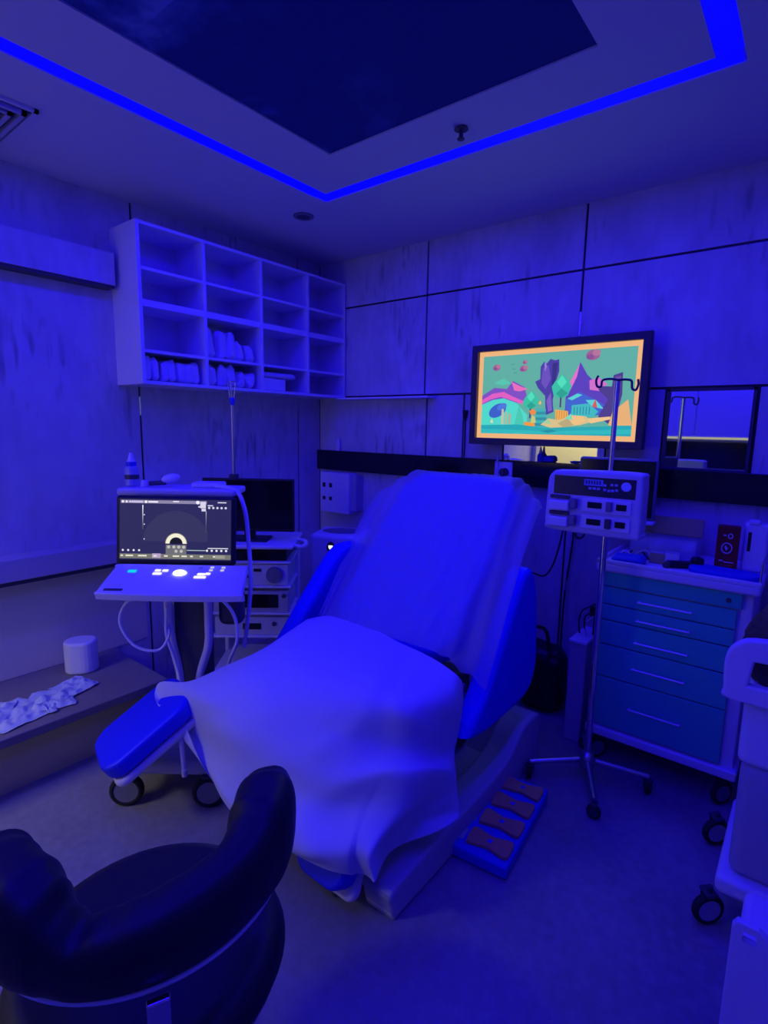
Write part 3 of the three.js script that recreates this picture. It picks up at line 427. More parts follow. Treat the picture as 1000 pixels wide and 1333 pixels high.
// ================================================================ treatment chair
const CX = -1.33;
function slabBetween(a, b, w, t, r, yawAxis = [1, 0, 0]) { // rounded slab from a to b, width along yawAxis
  const A = new THREE.Vector3(...a), B = new THREE.Vector3(...b), d = B.clone().sub(A), L = d.length(); d.normalize();
  const wx = new THREE.Vector3(...yawAxis); wx.addScaledVector(d, -wx.dot(d)).normalize(); const n = new THREE.Vector3().crossVectors(wx, d);
  const g = boxUV(new THREE.ExtrudeGeometry(new THREE.Shape(rrShape(w, L, r).map((p) => new THREE.Vector2(...p))), { depth: t - 0.03, bevelEnabled: true, bevelSize: 0.015, bevelThickness: 0.015, bevelSegments: 4 }).translate(0, 0, -(t - 0.03) / 2));
  return g.applyMatrix4(new THREE.Matrix4().makeBasis(wx, d, n)).translate(...A.add(B).multiplyScalar(0.5).toArray());
}
{
  const c = thing('treatment_chair', 'blue padded gynaecology chair with raised backrest and pale base', 'chair', [CX, 0, -1.6]);
  const L = (x, y, z) => [x - CX, y, z + 1.6];
  part('seat', slabBetween(L(CX, 0.545, -1.70), L(CX, 0.545, -1.27), 0.62, 0.10, 0.08), M.vinylBlue, c);
  part('seat_frame', bb(-0.28, 0.28, 0.44, 0.50, -0.10, 0.36, 0.01), M.pale, c);
  part('backrest', slabBetween(L(CX, 0.60, -1.72), L(CX, 1.235, -2.32), 0.60, 0.11, 0.13), M.vinylBlue, c);
  part('back_frame', slabBetween(L(CX, 0.50, -1.78), L(CX, 1.0, -2.24), 0.34, 0.04, 0.02), M.pale, c);
  const arm = smoothClosed([[-1.47, 0.53], [-1.66, 0.74], [-1.84, 0.925], [-1.93, 0.96], [-2.03, 0.935], [-2.085, 0.84], [-2.12, 0.62], [-2.12, 0.50], [-2.06, 0.435], [-1.90, 0.42], [-1.66, 0.43], [-1.50, 0.46]], 80);
  const armInner = smoothClosed([[-1.60, 0.44], [-1.72, 0.535], [-1.85, 0.715], [-1.95, 0.865], [-2.0, 0.925], [-2.045, 0.925], [-2.085, 0.84], [-2.12, 0.62], [-2.12, 0.50], [-2.06, 0.435], [-1.90, 0.42], [-1.72, 0.42]], 80);
  part('armrest', poly(armInner.map(([z, y]) => [z + 1.6, y]), 0.09, 0.028).rotateY(-Math.PI / 2).translate(0.48, -0.012, 0), M.vinylBlue, c);
  part('armrest', poly(arm.map(([z, y]) => [z + 1.6, y]), 0.09, 0.028).rotateY(-Math.PI / 2).translate(-0.39, -0.05, 0), M.vinylBlue, c);
  for (const [a, b, nm] of [[L(-1.83, 0.465, -1.07), L(-1.915, 0.285, -0.80), 'leg_rest'], [L(-1.11, 0.37, -1.20), L(-1.075, 0.105, -1.075), 'leg_rest']]) {
    const p = part(nm, slabBetween(a, b, 0.235, 0.066, 0.06, [0.97, 0, 0.25]), M.vinylBlue, c);
    const o = new THREE.Vector3(0.012, -0.045, -0.03); const a2 = new THREE.Vector3(...a).add(o).toArray(), b2 = new THREE.Vector3(...b).add(o).toArray();
    part('support_plate', slabBetween(a2, b2, 0.225, 0.034, 0.03, [0.97, 0, 0.25]), M.whiteSoft, p);
  }
  part('leg_arm', [tube([L(-1.55, 0.47, -1.25), L(-1.68, 0.44, -1.18), L(-1.80, 0.40, -1.06)], 0.018), tube([L(-1.12, 0.47, -1.30), L(-1.11, 0.42, -1.26), L(-1.11, 0.33, -1.22)], 0.018)], M.pale, c);
  part('release_lever', [rod(L(-1.745, 0.40, -1.0), L(-1.70, 0.24, -0.985), 0.009), cyl(0.011, 0.011, 0.025, ...L(-1.698, 0.23, -0.985), 12)], M.pale, c);
  part('column_cover', [bb(-0.20, 0.24, 0.10, 0.46, -0.42, 0.12, 0.03)], M.darkGrey, c);
  part('base', [bb(-0.44, -0.34, 0.012, 0.11, -0.45, 0.40, 0.015), bb(-0.36, 0.36, 0.012, 0.10, -0.40, -0.05, 0.015)], M.pale, c);
  const side = smoothClosed([[0.42, 0.015], [0.43, 0.06], [0.42, 0.105], [0.2, 0.115], [-0.2, 0.125], [-0.36, 0.15], [-0.44, 0.20], [-0.50, 0.225], [-0.62, 0.225], [-0.65, 0.19], [-0.65, 0.10], [-0.64, 0.015], [-0.3, 0.012], [0.1, 0.012]], 90);
  part('base_beam', poly(side, 0.12, 0.012).rotateY(-Math.PI / 2).translate(0.47, 0, 0), M.pale, c);
  part('base_end_cap', bx(0.10, 0.085, 0.012, 0.41, 0.062, 0.43, 0.004), M.white, c);
  part('beam_label', bx(0.06, 0.002, 0.03, 0.40, 0.2275, -0.56), M.olive, c);
  part('gas_spring', rod([0.27, 0.44, -0.3], [0.29, 0.2, -0.15], 0.012), M.chrome, c);
  part('foot_lever', [rod([0.30, 0.10, 0.43], [0.27, 0.03, 0.47], 0.010), bx(0.02, 0.08, 0.012, 0.265, 0.045, 0.48, 0.004)], M.darkGrey, c);
}
function cr(p0, p1, p2, p3, t) { const a = t * t, b = a * t; return 0.5 * (2 * p1 + (p2 - p0) * t + (2 * p0 - 5 * p1 + 4 * p2 - p3) * a + (3 * p1 - p0 - 3 * p2 + p3) * b); }
// backrest sheet: lies on the pad, edges fall away to the sides
function gridSurface(nu, nv, f, thick = 0.0) {
  const g = new THREE.PlaneGeometry(1, 1, nu, nv), p = g.attributes.position, uv = g.attributes.uv;
  for (let j = 0; j <= nv; j++) for (let i = 0; i <= nu; i++) { const k = j * (nu + 1) + i, q = f(i / nu, j / nv); p.setXYZ(k, q[0], q[1], q[2]); uv.setXY(k, i / nu, j / nv); }
  g.computeVertexNormals(); return g;
}
{
  const at = (c, t) => { const pts = c.map((p) => new THREE.Vector3(...p)); const f = Math.min(Math.max(t, 0), 0.9999) * (pts.length - 1), i = Math.floor(f), k = f - i, q = (n) => pts[Math.max(0, Math.min(pts.length - 1, n))]; return ['x', 'y', 'z'].map((m) => cr(q(i - 1)[m], q(i)[m], q(i + 1)[m], q(i + 2)[m], k)); };
  const ER = [[-0.852, 0.56, -1.69], [-0.865, 0.77, -1.835], [-0.880, 0.965, -1.985], [-0.915, 1.085, -2.16], [-0.945, 1.175, -2.31]];
  const EL = [[-1.665, 0.67, -1.64], [-1.695, 0.78, -1.76], [-1.735, 0.915, -1.90], [-1.785, 1.055, -2.075], [-1.80, 1.185, -2.235]];
  const g = gridSurface(100, 100, (u, v) => { // v: 0 bottom .. 1 top
    const s = u * 2 - 1, a = Math.abs(s), t = v;
    const zc = -1.655 - 0.635 * t, yc = 0.655 + 0.635 * t, fl = 0.56;
    const over = t > 0.94 ? (t - 0.94) / 0.06 : 0; // rolls over the rounded top of the pad
    const wr = 0.010 * noise.noise(s * 5.5 + 2 * t, t * 2.2, 4.4) + 0.007 * noise.noise(s * 13 - 3 * t, t * 4, 1.2);
    let x = CX + s / fl * 0.285, y = yc + 0.012 + Math.max(0, wr), z = zc + 0.012 + Math.max(0, wr);
    if (a > fl) {
      const k = (a - fl) / (1 - fl), e = at(s > 0 ? ER : EL, t), px = CX + Math.sign(s) * 0.285, sag = 4 * k * (1 - k);
      x = px + (e[0] - px) * k; y = y + (e[1] - y) * Math.pow(k, 1.2) + 0.012 * sag * Math.sin(s * 30 + t * 5) - (s > 0 ? 0 : 0.01) * sag; z = z + (e[2] - z) * k + 0.012 * sag * noise.noise(t * 5, s * 9, 3.3);
    }
    return [x + wr * 0.3, y - over * over * 0.02 - Math.pow(a, 4) * 0.012 * t, z - over * 0.04];
  });
  single('backrest_sheet', g, M.sheet, 'thin translucent nonwoven sheet spread over the chair backrest', 'sheet');
}
// drape: control net, smooth interpolation and small wrinkles
const NET = [
  [[-1.668, 0.665, -1.575], [-1.600, 0.675, -1.650], [-1.389, 0.675, -1.661], [-1.194, 0.675, -1.614], [-1.019, 0.675, -1.577], [-0.900, 0.665, -1.542], [-0.880, 0.630, -1.563]],
  [[-1.647, 0.620, -1.325], [-1.495, 0.660, -1.411], [-1.280, 0.670, -1.421], [-1.084, 0.670, -1.402], [-0.923, 0.660, -1.389], [-0.857, 0.620, -1.465], [-0.888, 0.540, -1.588]],
  [[-1.718, 0.570, -1.175], [-1.468, 0.620, -1.214], [-1.223, 0.640, -1.243], [-1.030, 0.640, -1.255], [-0.890, 0.620, -1.285], [-0.860, 0.530, -1.437], [-0.884, 0.450, -1.562]],
  [[-1.783, 0.530, -1.065], [-1.489, 0.540, -1.076], [-1.243, 0.540, -1.121], [-1.060, 0.525, -1.180], [-0.909, 0.495, -1.282], [-0.874, 0.415, -1.434], [-0.880, 0.380, -1.529]],
  [[-1.913, 0.500, -1.034], [-1.596, 0.460, -1.037], [-1.305, 0.430, -1.042], [-1.073, 0.430, -1.107], [-0.886, 0.475, -1.213], [-0.815, 0.435, -1.340], [-0.853, 0.320, -1.499]],
  [[-1.917, 0.470, -1.000], [-1.680, 0.360, -1.034], [-1.371, 0.320, -1.012], [-1.105, 0.340, -1.055], [-0.914, 0.360, -1.158], [-0.848, 0.330, -1.309], [-0.835, 0.265, -1.483]],
  [[-1.838, 0.450, -0.977], [-1.648, 0.280, -1.023], [-1.331, 0.240, -0.980], [-1.058, 0.260, -0.994], [-0.895, 0.285, -1.066], [-0.915, 0.240, -1.268], [-0.820, 0.220, -1.472]],
  [[-1.785, 0.460, -1.028], [-1.563, 0.235, -1.006], [-1.308, 0.200, -0.992], [-1.087, 0.200, -1.021], [-0.885, 0.205, -1.067], [-0.904, 0.185, -1.207], [-0.817, 0.205, -1.462]],
];
function netAt(net, u, v) {
  const R = net.length - 1, C = net[0].length - 1, cl = (k, m) => Math.max(0, Math.min(m, k));
  const fv = Math.min(v * R, R - 1e-6), fu = Math.min(u * C, C - 1e-6), j = Math.floor(fv), i = Math.floor(fu), tv = fv - j, tu = fu - i;
  const row = (r) => [0, 1, 2].map((k) => cr(...[-1, 0, 1, 2].map((d) => net[cl(r, R)][cl(i + d, C)][k]), tu));
  const rs = [-1, 0, 1, 2].map((d) => row(j + d)); return [0, 1, 2].map((k) => cr(rs[0][k], rs[1][k], rs[2][k], rs[3][k], tv));
}
{
  const g = gridSurface(110, 120, (u, v) => {
    const p = netAt(NET, u, v), w = 0.016 * noise.noise(u * 5, v * 4, 2.2) + 0.007 * noise.noise(u * 13, v * 8, 7.2) + (v > 0.5 ? (u > 0.62 ? 0.026 : 0.013) * (v - 0.5) * 2 * Math.sin(u * 28 + 3 * noise.noise(u * 4, v * 3, 1)) : 0);
    return [p[0] + w * 0.6, p[1] + w * 0.4, p[2] + w];
  });
  single('patient_drape', g, M.drape, 'pale nonwoven drape hanging over the seat and leg rests', 'drape');
}
// ================================================================ ultrasound trolley
{
  const TH = 38.4 * Math.PI / 180;
  const t = thing('ultrasound_trolley', 'white ultrasound machine on castors with a lit tilted screen', 'ultrasound', [-1.965, 0, -1.133], TH);
  part('base', bx(0.44, 0.07, 0.40, 0, 0.165, -0.03, 0.03), M.pale, t);
  for (const x of [-0.163, 0.163]) { castor(t, x, 0.158, 0.066, 0.15, M.grey, 0.03); castor(t, x * 1.1, -0.19, 0.066, 0.5, M.grey, 0.03); }
  part('column', bx(0.14, 0.62, 0.09, 0.05, 0.49, -0.06, 0.02), M.darkGrey, t);
  const pill = (x) => tube([[x, 0.86, 0.0], [x, 0.72, 0.0], [x + (x > 0.05 ? -0.008 : 0.008), 0.60, -0.01], [x + (x > 0.05 ? -0.05 : 0.03), 0.46, -0.02], [x + (x > 0.05 ? -0.06 : 0.035), 0.2, -0.02]], 0.017, 40, 10);
  part('pillar', pill(-0.03), M.white, t); part('pillar', pill(0.13), M.white, t);
  const con = part('console', poly(smoothClosed([[-0.25, 0.09], [-0.235, 0.10], [0, 0.10], [0.255, 0.10], [0.268, 0.09], [0.285, -0.07], [0.275, -0.092], [0.03, -0.098], [-0.235, -0.092], [-0.25, -0.075]], 90), 0.032, 0.006).rotateX(-Math.PI / 2).rotateX(0.33).translate(0.01, 0.868, 0.045), M.white, t);
  const K = (x, z, y = 0.0335) => { const v = new THREE.Vector3(x, y, -z).applyAxisAngle(new THREE.Vector3(1, 0, 0), 0.33); return [v.x + 0.01, v.y + 0.868, v.z + 0.045]; };
  const key = (x, z, w, d, m) => part('key', boxUV(new RoundedBoxGeometry(w, 0.004, d, 2, 0.0015)).rotateX(0.33).translate(...K(x, z)), m, con);
  const kw = glow(1, 0.9, 0.95, 1.2);
  key(-0.175, 0.05, 0.032, 0.014, glow(0.0, 0.7, 0.75, 1));
  for (const [x, z, w] of [[-0.075, 0.058, 0.022], [-0.045, 0.058, 0.022], [-0.07, 0.036, 0.034], [0.105, 0.036, 0.030], [0.13, 0.04, 0.018], [0.105, 0.016, 0.046]]) key(x, z, w, 0.012, kw);
  for (const [x, z] of [[0.135, 0.065], [0.135, 0.085], [0.18, 0.065], [0.18, 0.085], [0.09, 0.08]]) key(x, z, 0.014, 0.010, x > 0.1 ? glow(0.8, 0.75, 0.9, 0.7) : M.pale);
  part('trackball', new THREE.SphereGeometry(0.024, 24, 16).scale(1.15, 0.6, 0.8).translate(...K(0.018, 0.042, 0.032)), glow(0.95, 0.95, 1, 1.6), con);
  part('badge', boxUV(new THREE.BoxGeometry(0.07, 0.002, 0.012)).rotateX(0.33).translate(...K(-0.195, -0.075)), M.darkGrey, con);
  const mon = new THREE.Group(); mon.name = 'monitor'; mon.position.set(-0.022, 1.062, -0.10); mon.rotation.x = -0.13; t.add(mon);
  part('bezel', bx(0.492, 0.285, 0.03, 0, 0, 0, 0.013), M.black, mon);
  const us = canvas(1024, 576, (x, W, h) => {
    x.fillStyle = '#2c2a58'; x.fillRect(0, 0, W, h);  // background colour includes the blue reflection haze on the glass
    const fan = (r0, r1, c) => { x.fillStyle = c; x.beginPath(); x.arc(520, 420, r1, Math.PI, 2 * Math.PI); x.arc(520, 420, r0, 2 * Math.PI, Math.PI, true); x.fill(); };
    x.save(); x.beginPath(); x.rect(220, 70, 590, 330); x.clip(); fan(0, 310, '#36345c'); x.restore();
    fan(70, 100, '#b9b59a'); fan(60, 94, '#f4f0d4'); x.fillStyle = '#161620'; x.beginPath(); x.arc(520, 420, 58, Math.PI, 2 * Math.PI); x.fill();
    x.fillStyle = '#8d86a8'; x.fillRect(10, 12, 1004, 30); x.fillStyle = '#f0ecff'; for (const [a, b] of [[18, 22], [54, 20], [88, 14], [228, 26], [700, 34]]) { x.beginPath(); x.arc(a + b / 2, 27, b / 2, 0, 7); x.fill(); } x.fillRect(262, 20, 90, 14); x.fillRect(490, 16, 55, 10); x.fillStyle = '#c8bfe6'; x.fillRect(105, 18, 110, 18);
    x.fillStyle = '#2c2a58'; x.fillRect(800, 12, 214, 30); x.fillStyle = '#d8d4ea'; x.fillRect(900, 20, 80, 10); x.fillRect(740, 20, 52, 60); x.fillRect(722, 60, 70, 14); x.fillRect(752, 84, 40, 26); x.fillRect(808, 50, 50, 10); for (let i = 0; i < 5; i++) { x.beginPath(); x.arc(822 + i * 38, 76, 11, 0, 7); x.fill(); }
    const gr = x.createLinearGradient(0, 60, 0, 260); gr.addColorStop(0, '#ffffff'); gr.addColorStop(1, '#55556a'); x.fillStyle = gr; x.fillRect(208, 58, 9, 230); x.fillRect(792, 110, 5, 200); x.fillStyle = '#e0e0f0'; for (const b of [150, 240, 380]) { x.beginPath(); x.arc(226, b, 6, 0, 7); x.fill(); }
    x.fillStyle = '#6f6f76'; x.fillRect(425, 432, 190, 90); x.fillStyle = '#bdbdb4'; for (const [a, b] of [[452, 452], [500, 452], [545, 452], [590, 452], [520, 492], [568, 492]]) { x.beginPath(); x.arc(a, b, 15, 0, 7); x.fill(); }
    x.fillStyle = '#77776e'; x.fillRect(0, 520, W, 46); x.fillStyle = '#b9a0c8'; x.fillRect(300, 516, 80, 42); x.fillStyle = '#e8e6d0'; for (const [a, w2] of [[10, 22], [55, 70], [170, 80], [312, 30], [410, 34], [490, 60], [570, 50], [650, 26], [740, 30], [860, 30]]) x.fillRect(a, 532, w2, 14); x.fillStyle = '#9a9a8c'; x.fillRect(880, 526, 90, 30);
    x.fillStyle = '#e6e6ee'; for (const a of [30, 80, 130, 180]) { x.beginPath(); x.arc(a, 488, 10, 0, 7); x.fill(); } x.fillStyle = '#a8c0b8'; x.fillRect(620, 478, 170, 8); x.fillStyle = '#e6e6ee'; x.fillRect(810, 456, 190, 8); for (let i = 0; i < 5; i++) { x.beginPath(); x.arc(805 + i * 44, 482, 11, 0, 7); x.fill(); }
  });
  part('screen', new THREE.PlaneGeometry(0.458, 0.250).translate(0, 0.004, 0.0156), new THREE.MeshStandardMaterial({ color: 0x060608, roughness: 0.3, emissive: 0xffffff, emissiveMap: us, emissiveIntensity: 1.0 }), mon);
  part('monitor_arm', [bx(0.06, 0.28, 0.04, 0, 0.93, -0.145, 0.01)], M.pale, t);
  part('top_tray', [bx(0.50, 0.03, 0.20, -0.05, 1.21, -0.27, 0.012), bx(0.06, 0.45, 0.05, -0.02, 0.99, -0.25, 0.01), bx(0.06, 0.06, 0.26, -0.02, 0.79, -0.17, 0.01)], M.whiteSoft, t);
  part('cable', tube([[-0.10, 0.83, 0.06], [-0.17, 0.80, 0.06], [-0.20, 0.72, 0.06], [-0.14, 0.62, 0.06], [-0.06, 0.60, 0.04], [-0.02, 0.66, 0.03], [-0.03, 0.70, 0.02]], 0.006, 60), M.white, t);
  part('cable', tube([[-0.025, 0.78, 0.03], [-0.03, 0.66, 0.03], [0.0, 0.55, 0.03], [0.02, 0.45, 0.03], [0.02, 0.22, 0.03]], 0.007, 60), M.white, t);
  part('cable', tube([[0.16, 0.84, 0.05], [0.21, 0.81, 0.05], [0.245, 0.74, 0.03], [0.25, 0.64, 0.02], [0.21, 0.54, 0.0], [0.19, 0.45, -0.02]], 0.007, 60), M.white, t);
  part('cable', tube([[0.10, 1.235, -0.24], [0.20, 1.22, -0.20], [0.245, 1.15, -0.16], [0.265, 1.0, -0.14], [0.275, 0.85, -0.12], [0.262, 0.70, -0.12], [0.24, 0.55, -0.12]], 0.009, 70), M.white, t);
  part('side_holder', bx(0.10, 0.16, 0.08, 0.21, 0.76, -0.06, 0.03), M.darkGrey, t);
  const w = (x, y, z) => new THREE.Vector3(x, y, z).applyAxisAngle(new THREE.Vector3(0, 1, 0), TH).add(new THREE.Vector3(-1.965, 0, -1.133)).toArray();
  const b = thing('gel_bottle', 'clear gel bottle with blue collar and white nozzle on the ultrasound tray', 'bottle', w(-0.27, 1.225, -0.26));
  part('body', lathe([[0, 0], [0.027, 0], [0.029, 0.01], [0.029, 0.075], [0.02, 0.09], [0, 0.09]], 24), mat(0.4, 0.45, 0.6, 0.3), b); part('label_band', lathe([[0.0293, 0.032], [0.0296, 0.034], [0.0296, 0.05], [0.0293, 0.052]], 24), M.darkGrey, b); part('collar', cyl(0.021, 0.021, 0.018, 0, 0.098, 0), M.blue, b); part('nozzle', lathe([[0.018, 0.107], [0.014, 0.118], [0.006, 0.145], [0, 0.147]], 20), M.white, b);
  const pr = thing('ultrasound_probe', 'white curved probe head lying on the ultrasound tray', 'probe', w(-0.10, 1.232, -0.26), TH + 0.2);
  part('head', new THREE.SphereGeometry(0.04, 24, 16).scale(1, 0.5, 0.6).rotateZ(0.2).translate(0, 0.03, 0), M.white, pr); part('neck', rod([-0.02, 0.012, 0], [-0.09, 0.008, 0.0], 0.010), M.darkGrey, pr);
  const tp = single('tissue_pack', bx(0.13, 0.022, 0.09, 0, 0.011, 0, 0.009), M.white, 'flat white tissue pack on the ultrasound tray', 'pack'); tp.position.set(...w(0.06, 1.2255, -0.28)); tp.rotation.y = TH;
  const cp = thing('cream_pot', 'little white pot beside the gel bottle on the tray', 'pot', w(-0.205, 1.225, -0.235)); part('pot', lathe([[0, 0], [0.014, 0], [0.015, 0.02], [0.011, 0.03], [0, 0.031]], 18), M.white, cp); part('rim', cyl(0.016, 0.016, 0.006, 0, 0.003, 0, 18), M.whiteSoft, cp);
}
// ================================================================ second trolley with stacked devices
{
  const TH = 40 * Math.PI / 180;
  const t = thing('device_trolley', 'white equipment trolley with shelves behind the ultrasound machine', 'trolley', [-2.42, 0, -1.905], TH);
  part('top_shelf', bx(0.46, 0.022, 0.40, 0, 0.86, 0, 0.01), M.white, t);
  for (const y of [0.775, 0.64, 0.49, 0.36, 0.16]) part('shelf', bx(0.43, 0.014, 0.37, 0, y, 0, 0.005), M.white, t);
  for (const x of [-0.21, 0.21]) part('side_post', bx(0.022, 0.78, 0.06, x, 0.48, -0.12, 0.006), M.white, t);
  part('handle', tube([[0.2, 0.865, 0.12], [0.27, 0.86, 0.17], [0.27, 0.86, 0.02], [0.2, 0.865, 0.0]], 0.012), M.white, t);
  for (const x of [-0.19, 0.19]) for (const z of [-0.15, 0.15]) castor(t, x, z, 0.05, 0.4);
  part('pole', [rod([-0.16, 0.86, -0.16], [-0.16, 1.62, -0.16], 0.010)], M.brushed, t); part('pole_clamp', bx(0.05, 0.03, 0.04, -0.16, 1.20, -0.16, 0.006), M.darkGrey, t);
  part('vial_holder', [new THREE.TorusGeometry(0.022, 0.003, 8, 20).rotateX(Math.PI / 2).translate(-0.16, 1.74, -0.16), rod([-0.182, 1.74, -0.16], [-0.17, 1.64, -0.16], 0.003), rod([-0.138, 1.74, -0.16], [-0.15, 1.64, -0.16], 0.003), rod([-0.16, 1.74, -0.138], [-0.16, 1.64, -0.15], 0.003)], M.chrome, t); part('collar', lathe([[0, 1.60], [0.012, 1.61], [0.016, 1.635], [0.014, 1.65], [0, 1.655]], 16).translate(-0.16, 0, -0.16), M.blue, t);
  const at = (x, y, z) => new THREE.Vector3(x, y, z).applyAxisAngle(new THREE.Vector3(0, 1, 0), TH).add(new THREE.Vector3(-2.42, 0, -1.905)).toArray();
  const m = thing('black_monitor', 'black switched-off monitor on the white equipment trolley', 'monitor', at(-0.03, 0.871, 0.05), TH - 0.05);
  part('bezel', bx(0.50, 0.29, 0.03, 0, 0.195, 0, 0.006), M.black, m); part('screen', bx(0.48, 0.265, 0.003, 0, 0.198, 0.0145), M.blackGloss, m); part('foot', bx(0.22, 0.012, 0.14, 0, 0.006, -0.01, 0.005), M.black, m); part('neck', bx(0.06, 0.08, 0.02, 0, 0.045, -0.012), M.black, m);
  const d0 = thing('black_player', 'flat black recorder on the top bay of the equipment trolley', 'device', at(0, 0.782, 0.01), TH); part('body', bx(0.38, 0.055, 0.32, 0, 0.0285, 0, 0.004), M.black, d0); part('front', bx(0.36, 0.04, 0.004, 0, 0.028, 0.161), M.blackGloss, d0);
  const d1 = thing('light_source', 'pale device with small switches and a large dark dial', 'device', at(0, 0.647, 0.01), TH); part('body', bx(0.40, 0.115, 0.33, 0, 0.0585, 0, 0.006), M.whiteSoft, d1); part('dial', cyl(0.042, 0.045, 0.02, 0, 0, 0, 28).rotateX(Math.PI / 2).translate(0.125, 0.06, 0.172), M.grey, d1); for (const [x, y, w] of [[-0.02, 0.085, 0.03], [-0.02, 0.05, 0.028], [0.035, 0.085, 0.04]]) part('switch', bx(w, 0.016, 0.008, x, y, 0.167, 0.002), M.black, d1);
  const d2 = thing('surgical_generator', 'pale device with a sloped panel and dark display', 'device', at(0, 0.497, 0.01), TH); part('body', bx(0.40, 0.115, 0.30, 0, 0.0585, 0, 0.006), M.whiteSoft, d2); part('sloped_panel', bx(0.40, 0.12, 0.012, 0, 0.06, 0.165, 0.004).rotateX(0), M.pale, d2); part('display', bx(0.19, 0.075, 0.005, 0.05, 0.065, 0.172, 0.002), M.blackGloss, d2); part('knob', cyl(0.016, 0.018, 0.016, 0, 0, 0, 20).rotateX(Math.PI / 2).translate(-0.09, 0.04, 0.178), M.darkGrey, d2); part('knob', cyl(0.010, 0.012, 0.012, 0, 0, 0, 20).rotateX(Math.PI / 2).translate(0.175, 0.095, 0.176), M.darkGrey, d2);
  const d3 = thing('thermal_printer', 'small pale printer with a dark paper slot', 'printer', at(0, 0.367, 0.01), TH); part('body', bx(0.40, 0.10, 0.33, 0, 0.051, 0, 0.006), M.whiteSoft, d3); part('paper_slot', bx(0.10, 0.035, 0.006, 0.0, 0.05, 0.165, 0.002), M.black, d3); part('knob', cyl(0.010, 0.012, 0.012, 0, 0, 0, 20).rotateX(Math.PI / 2).translate(0.12, 0.065, 0.17), M.darkGrey, d3);
}
{ // white box with a lit button, behind the chair
  const a = thing('air_purifier', 'white floor-standing purifier with a lit round button near the corner', 'purifier', [-2.288, 0, -2.468], 0.45);
  part('body', bx(0.34, 0.85, 0.28, 0, 0.425, 0, 0.03), M.white, a); part('top_grille', lathe([[0, 0.853], [0.10, 0.853], [0.115, 0.851], [0.10, 0.846], [0, 0.846]], 36).scale(1.1, 1, 0.8), M.grey, a);
  const b = part('button', cyl(0.03, 0.03, 0.008, 0, 0, 0, 28).rotateX(Math.PI / 2).scale(0.85, 1.15, 1).translate(-0.03, 0.772, 0.142), M.black, a);
  part('light', poly([[-0.012, 0.010], [0.012, 0.010], [0.011, -0.004], [0, -0.016], [-0.011, -0.004]], 0.004, 0.001).translate(-0.03, 0.774, 0.146), glow(0.85, 1, 0.9, 1.5), b);
}
// ================================================================ on the bench
{
  const c = thing('canister', 'rounded white canister with a small dark button on the bench', 'canister', [-2.76, 0.275, -1.075], 0.9);
  part('body', poly(rrShape(0.125, 0.10, 0.048), 0.16, 0.012).rotateX(-Math.PI / 2), M.white, c); part('button', bx(0.03, 0.012, 0.006, 0.03, 0.14, 0.0495, 0.003), M.black, c);
  function crumple(w, d, k) { return gridSurface(22, 22, (u, v) => { const n = noise.noise(u * 3.5 + k, v * 3.5, k * 1.7) * 0.028 + noise.noise(u * 9 + k, v * 8, k) * 0.013; const edge = Math.min(1, Math.min(u, 1 - u, v, 1 - v) * 6); return [(u - 0.5) * w + noise.noise(v * 4, k, 0.5) * 0.02, 0.004 + Math.max(0, n + 0.008) * (0.2 + 0.6 * edge), (0.5 - v) * d + noise.noise(u * 4, k, 9.5) * 0.02]; }); }
  const list = [[-2.53, -0.70, 0.24, 0.20, 0.2, 'large crumpled pale packet at the free end of the pile on the bench'], [-2.55, -0.86, 0.19, 0.18, -0.4, 'twisted pale blue wrapper in the middle of the pile on the bench'], [-2.60, -0.97, 0.16, 0.15, 0.3, 'flat pale packet with straight corner nearest the canister'], [-2.50, -0.84, 0.10, 0.14, 0.7, 'narrow pale strip sticking out over the bench edge'], [-2.62, -0.62, 0.20, 0.16, 1.0, 'crumpled pale sheet under the wall side of the pile']];
  list.forEach(([x, z, w, d, r, lb], i) => { const o = single('mask_packet', crumple(w, d, i * 3.7 + 1), M.paper, lb, 'packet', 'packets on the bench'); o.position.set(x, 0.276 + i * 0.001, z); o.rotation.y = r; });
}
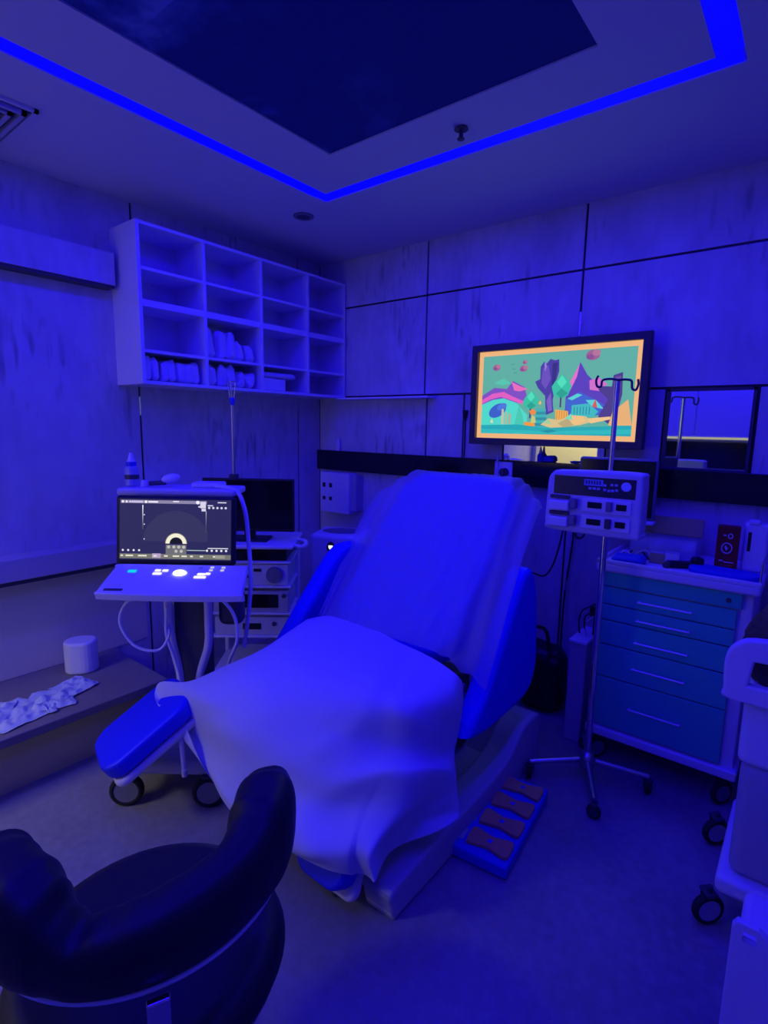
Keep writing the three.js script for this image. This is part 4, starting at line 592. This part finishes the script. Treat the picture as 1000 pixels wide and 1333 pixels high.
// ================================================================ stool near the camera
{
  const t = thing('doctor_stool', 'black padded stool with wraparound backrest and pale piping', 'stool', [-0.96, 0, -0.47]);
  part('seat', lathe([[0, 0.37], [0.22, 0.37], [0.255, 0.39], [0.268, 0.425], [0.255, 0.46], [0.22, 0.475], [0, 0.478]], 48), M.vinylBlack, t);
  part('column', [cyl(0.025, 0.025, 0.20, 0, 0.28, 0), cyl(0.035, 0.035, 0.16, 0, 0.16, 0)], M.chrome, t);
  for (let i = 0; i < 5; i++) { const a = i * Math.PI * 0.4 + 0.5; part('foot', rod([0, 0.10, 0], [0.26 * Math.cos(a), 0.075, 0.26 * Math.sin(a)], 0.016), M.brushed, t); castor(t, 0.26 * Math.cos(a), 0.26 * Math.sin(a), 0.028, -a, M.darkGrey, 0.02); }
  const prof = [[-70, 0.74], [-58, 0.79], [-45, 0.812], [-30, 0.808], [-20, 0.785], [-10, 0.772], [0, 0.768], [15, 0.762], [30, 0.75], [42, 0.738], [52, 0.725], [58, 0.75], [65, 0.79], [75, 0.81], [95, 0.808], [112, 0.79], [125, 0.74]];
  const hAt = (a) => { for (let i = 0; i < prof.length - 1; i++) if (a <= prof[i + 1][0]) { let k = (a - prof[i][0]) / (prof[i + 1][0] - prof[i][0]); k = k * k * (3 - 2 * k); return prof[i][1] + k * (prof[i + 1][1] - prof[i][1]); } return prof.at(-1)[1]; };
  const a0 = -70, a1 = 125;
  const g = gridSurface(96, 32, (u, v) => {
    const a = a0 + (a1 - a0) * u, endT = Math.min(1, Math.min(u, 1 - u) / 0.05), cap = Math.sqrt(1 - (1 - endT) ** 2), ph = -v * Math.PI * 2, top = hAt(a), bot = 0.618, ym = (top + bot) / 2, hy = (top - bot) / 2;
    const th = (0.048 + 0.014 * Math.max(0, Math.min(1, (top - 0.77) / 0.04))) * Math.max(0.02, cap), c = Math.cos(ph), s = Math.sin(ph), sq = (x) => Math.sign(x) * Math.pow(Math.abs(x), 0.72);
    const y = ym + hy * sq(s) * (0.75 + 0.25 * cap), lobe = Math.max(0, top - 0.78) / 0.04, r = 0.230 + th * sq(c) + (y - 0.62) * 0.05 * (1 - lobe), t2 = a * Math.PI / 180;
    return [r * Math.cos(t2), y, r * Math.sin(t2)];
  });
  part('backrest', g, M.vinylBlack, t);
  const pts = []; for (let a = -62; a <= 80; a += 4) { const q = a * Math.PI / 180; pts.push([0.262 * Math.cos(q), 0.622, 0.262 * Math.sin(q)]); }
  part('piping', tube(pts, 0.0045, 90, 8), M.white, t);
  part('back_bar', [bx(0.035, 0.25, 0.014, 0, 0, 0, 0.004).rotateY(-0.45 + Math.PI / 2).translate(0.235 * Math.cos(0.45), 0.50, 0.235 * Math.sin(0.45)).translate(0.045, 0, 0.02), rod([0.06, 0.36, 0.03], [0.26, 0.36, 0.125], 0.012)], M.chrome, t);
}
// ================================================================ wheeled bins at the right
{
  const t = thing('waste_trolley', 'tall pale wheeled waste trolley with a loop handle', 'trolley', [0.13, 0, -1.98]);
  part('body', [bb(-0.21, 0.25, 0.20, 0.56, -0.20, 0.20, 0.03)], M.pale, t); part('green_band', bb(-0.06, 0.255, 0.20, 0.36, 0.19, 0.206, 0.006), M.green, t);  // flat green band low on the front of the body
  part('upper_panel', bb(-0.22, 0.26, 0.555, 0.775, -0.21, 0.21, 0.025), M.white, t);
  const hd = [[-0.262, 0.775], [-0.266, 0.87], [-0.245, 0.915], [-0.19, 0.935], [0.0, 0.94], [0.02, 0.92], [0.02, 0.785], [0.0, 0.765], [-0.24, 0.762]];
  part('handle', poly(smoothClosed(hd, 80), 0.035, 0.008, [[[-0.222, 0.80], [-0.212, 0.885], [-0.09, 0.892], [-0.08, 0.80]].reverse()]).translate(0, 0, 0.205), M.white, t);
  part('base', bb(-0.235, 0.27, 0.14, 0.20, -0.23, 0.23, 0.02), M.white, t);
  part('waste_bag', pillow(0.56, 0.34, 0.40, 63, 0.03).translate(0.03, 0.70, 0.0), mat(0.10, 0.095, 0.03, 0.6), t);
  for (const [x, z] of [[-0.245, 0.195], [-0.275, -0.20], [0.22, 0.195], [0.22, -0.20]]) castor(t, x, z, 0.05, 0.75, M.pale, 0.024);
  const b = thing('pedal_bin', 'low white bin with a cut-out grip standing before the waste trolley', 'bin', [0.14, 0, -1.42]);
  part('body', bb(-0.165, 0.165, 0.0, 0.36, -0.12, 0.12, 0.02), M.white, b);
  part('grip_panel', poly([[-0.172, 0.02], [-0.172, 0.44], [-0.165, 0.452], [-0.13, 0.452], [-0.115, 0.44], [-0.10, 0.405], [0.16, 0.40], [0.16, 0.02]], 0.018, 0.004, [[[-0.155, 0.415], [-0.155, 0.438], [-0.131, 0.438], [-0.128, 0.415]]]).translate(0, 0, 0.112), M.white, b);
}
renderer.render(scene, camera);
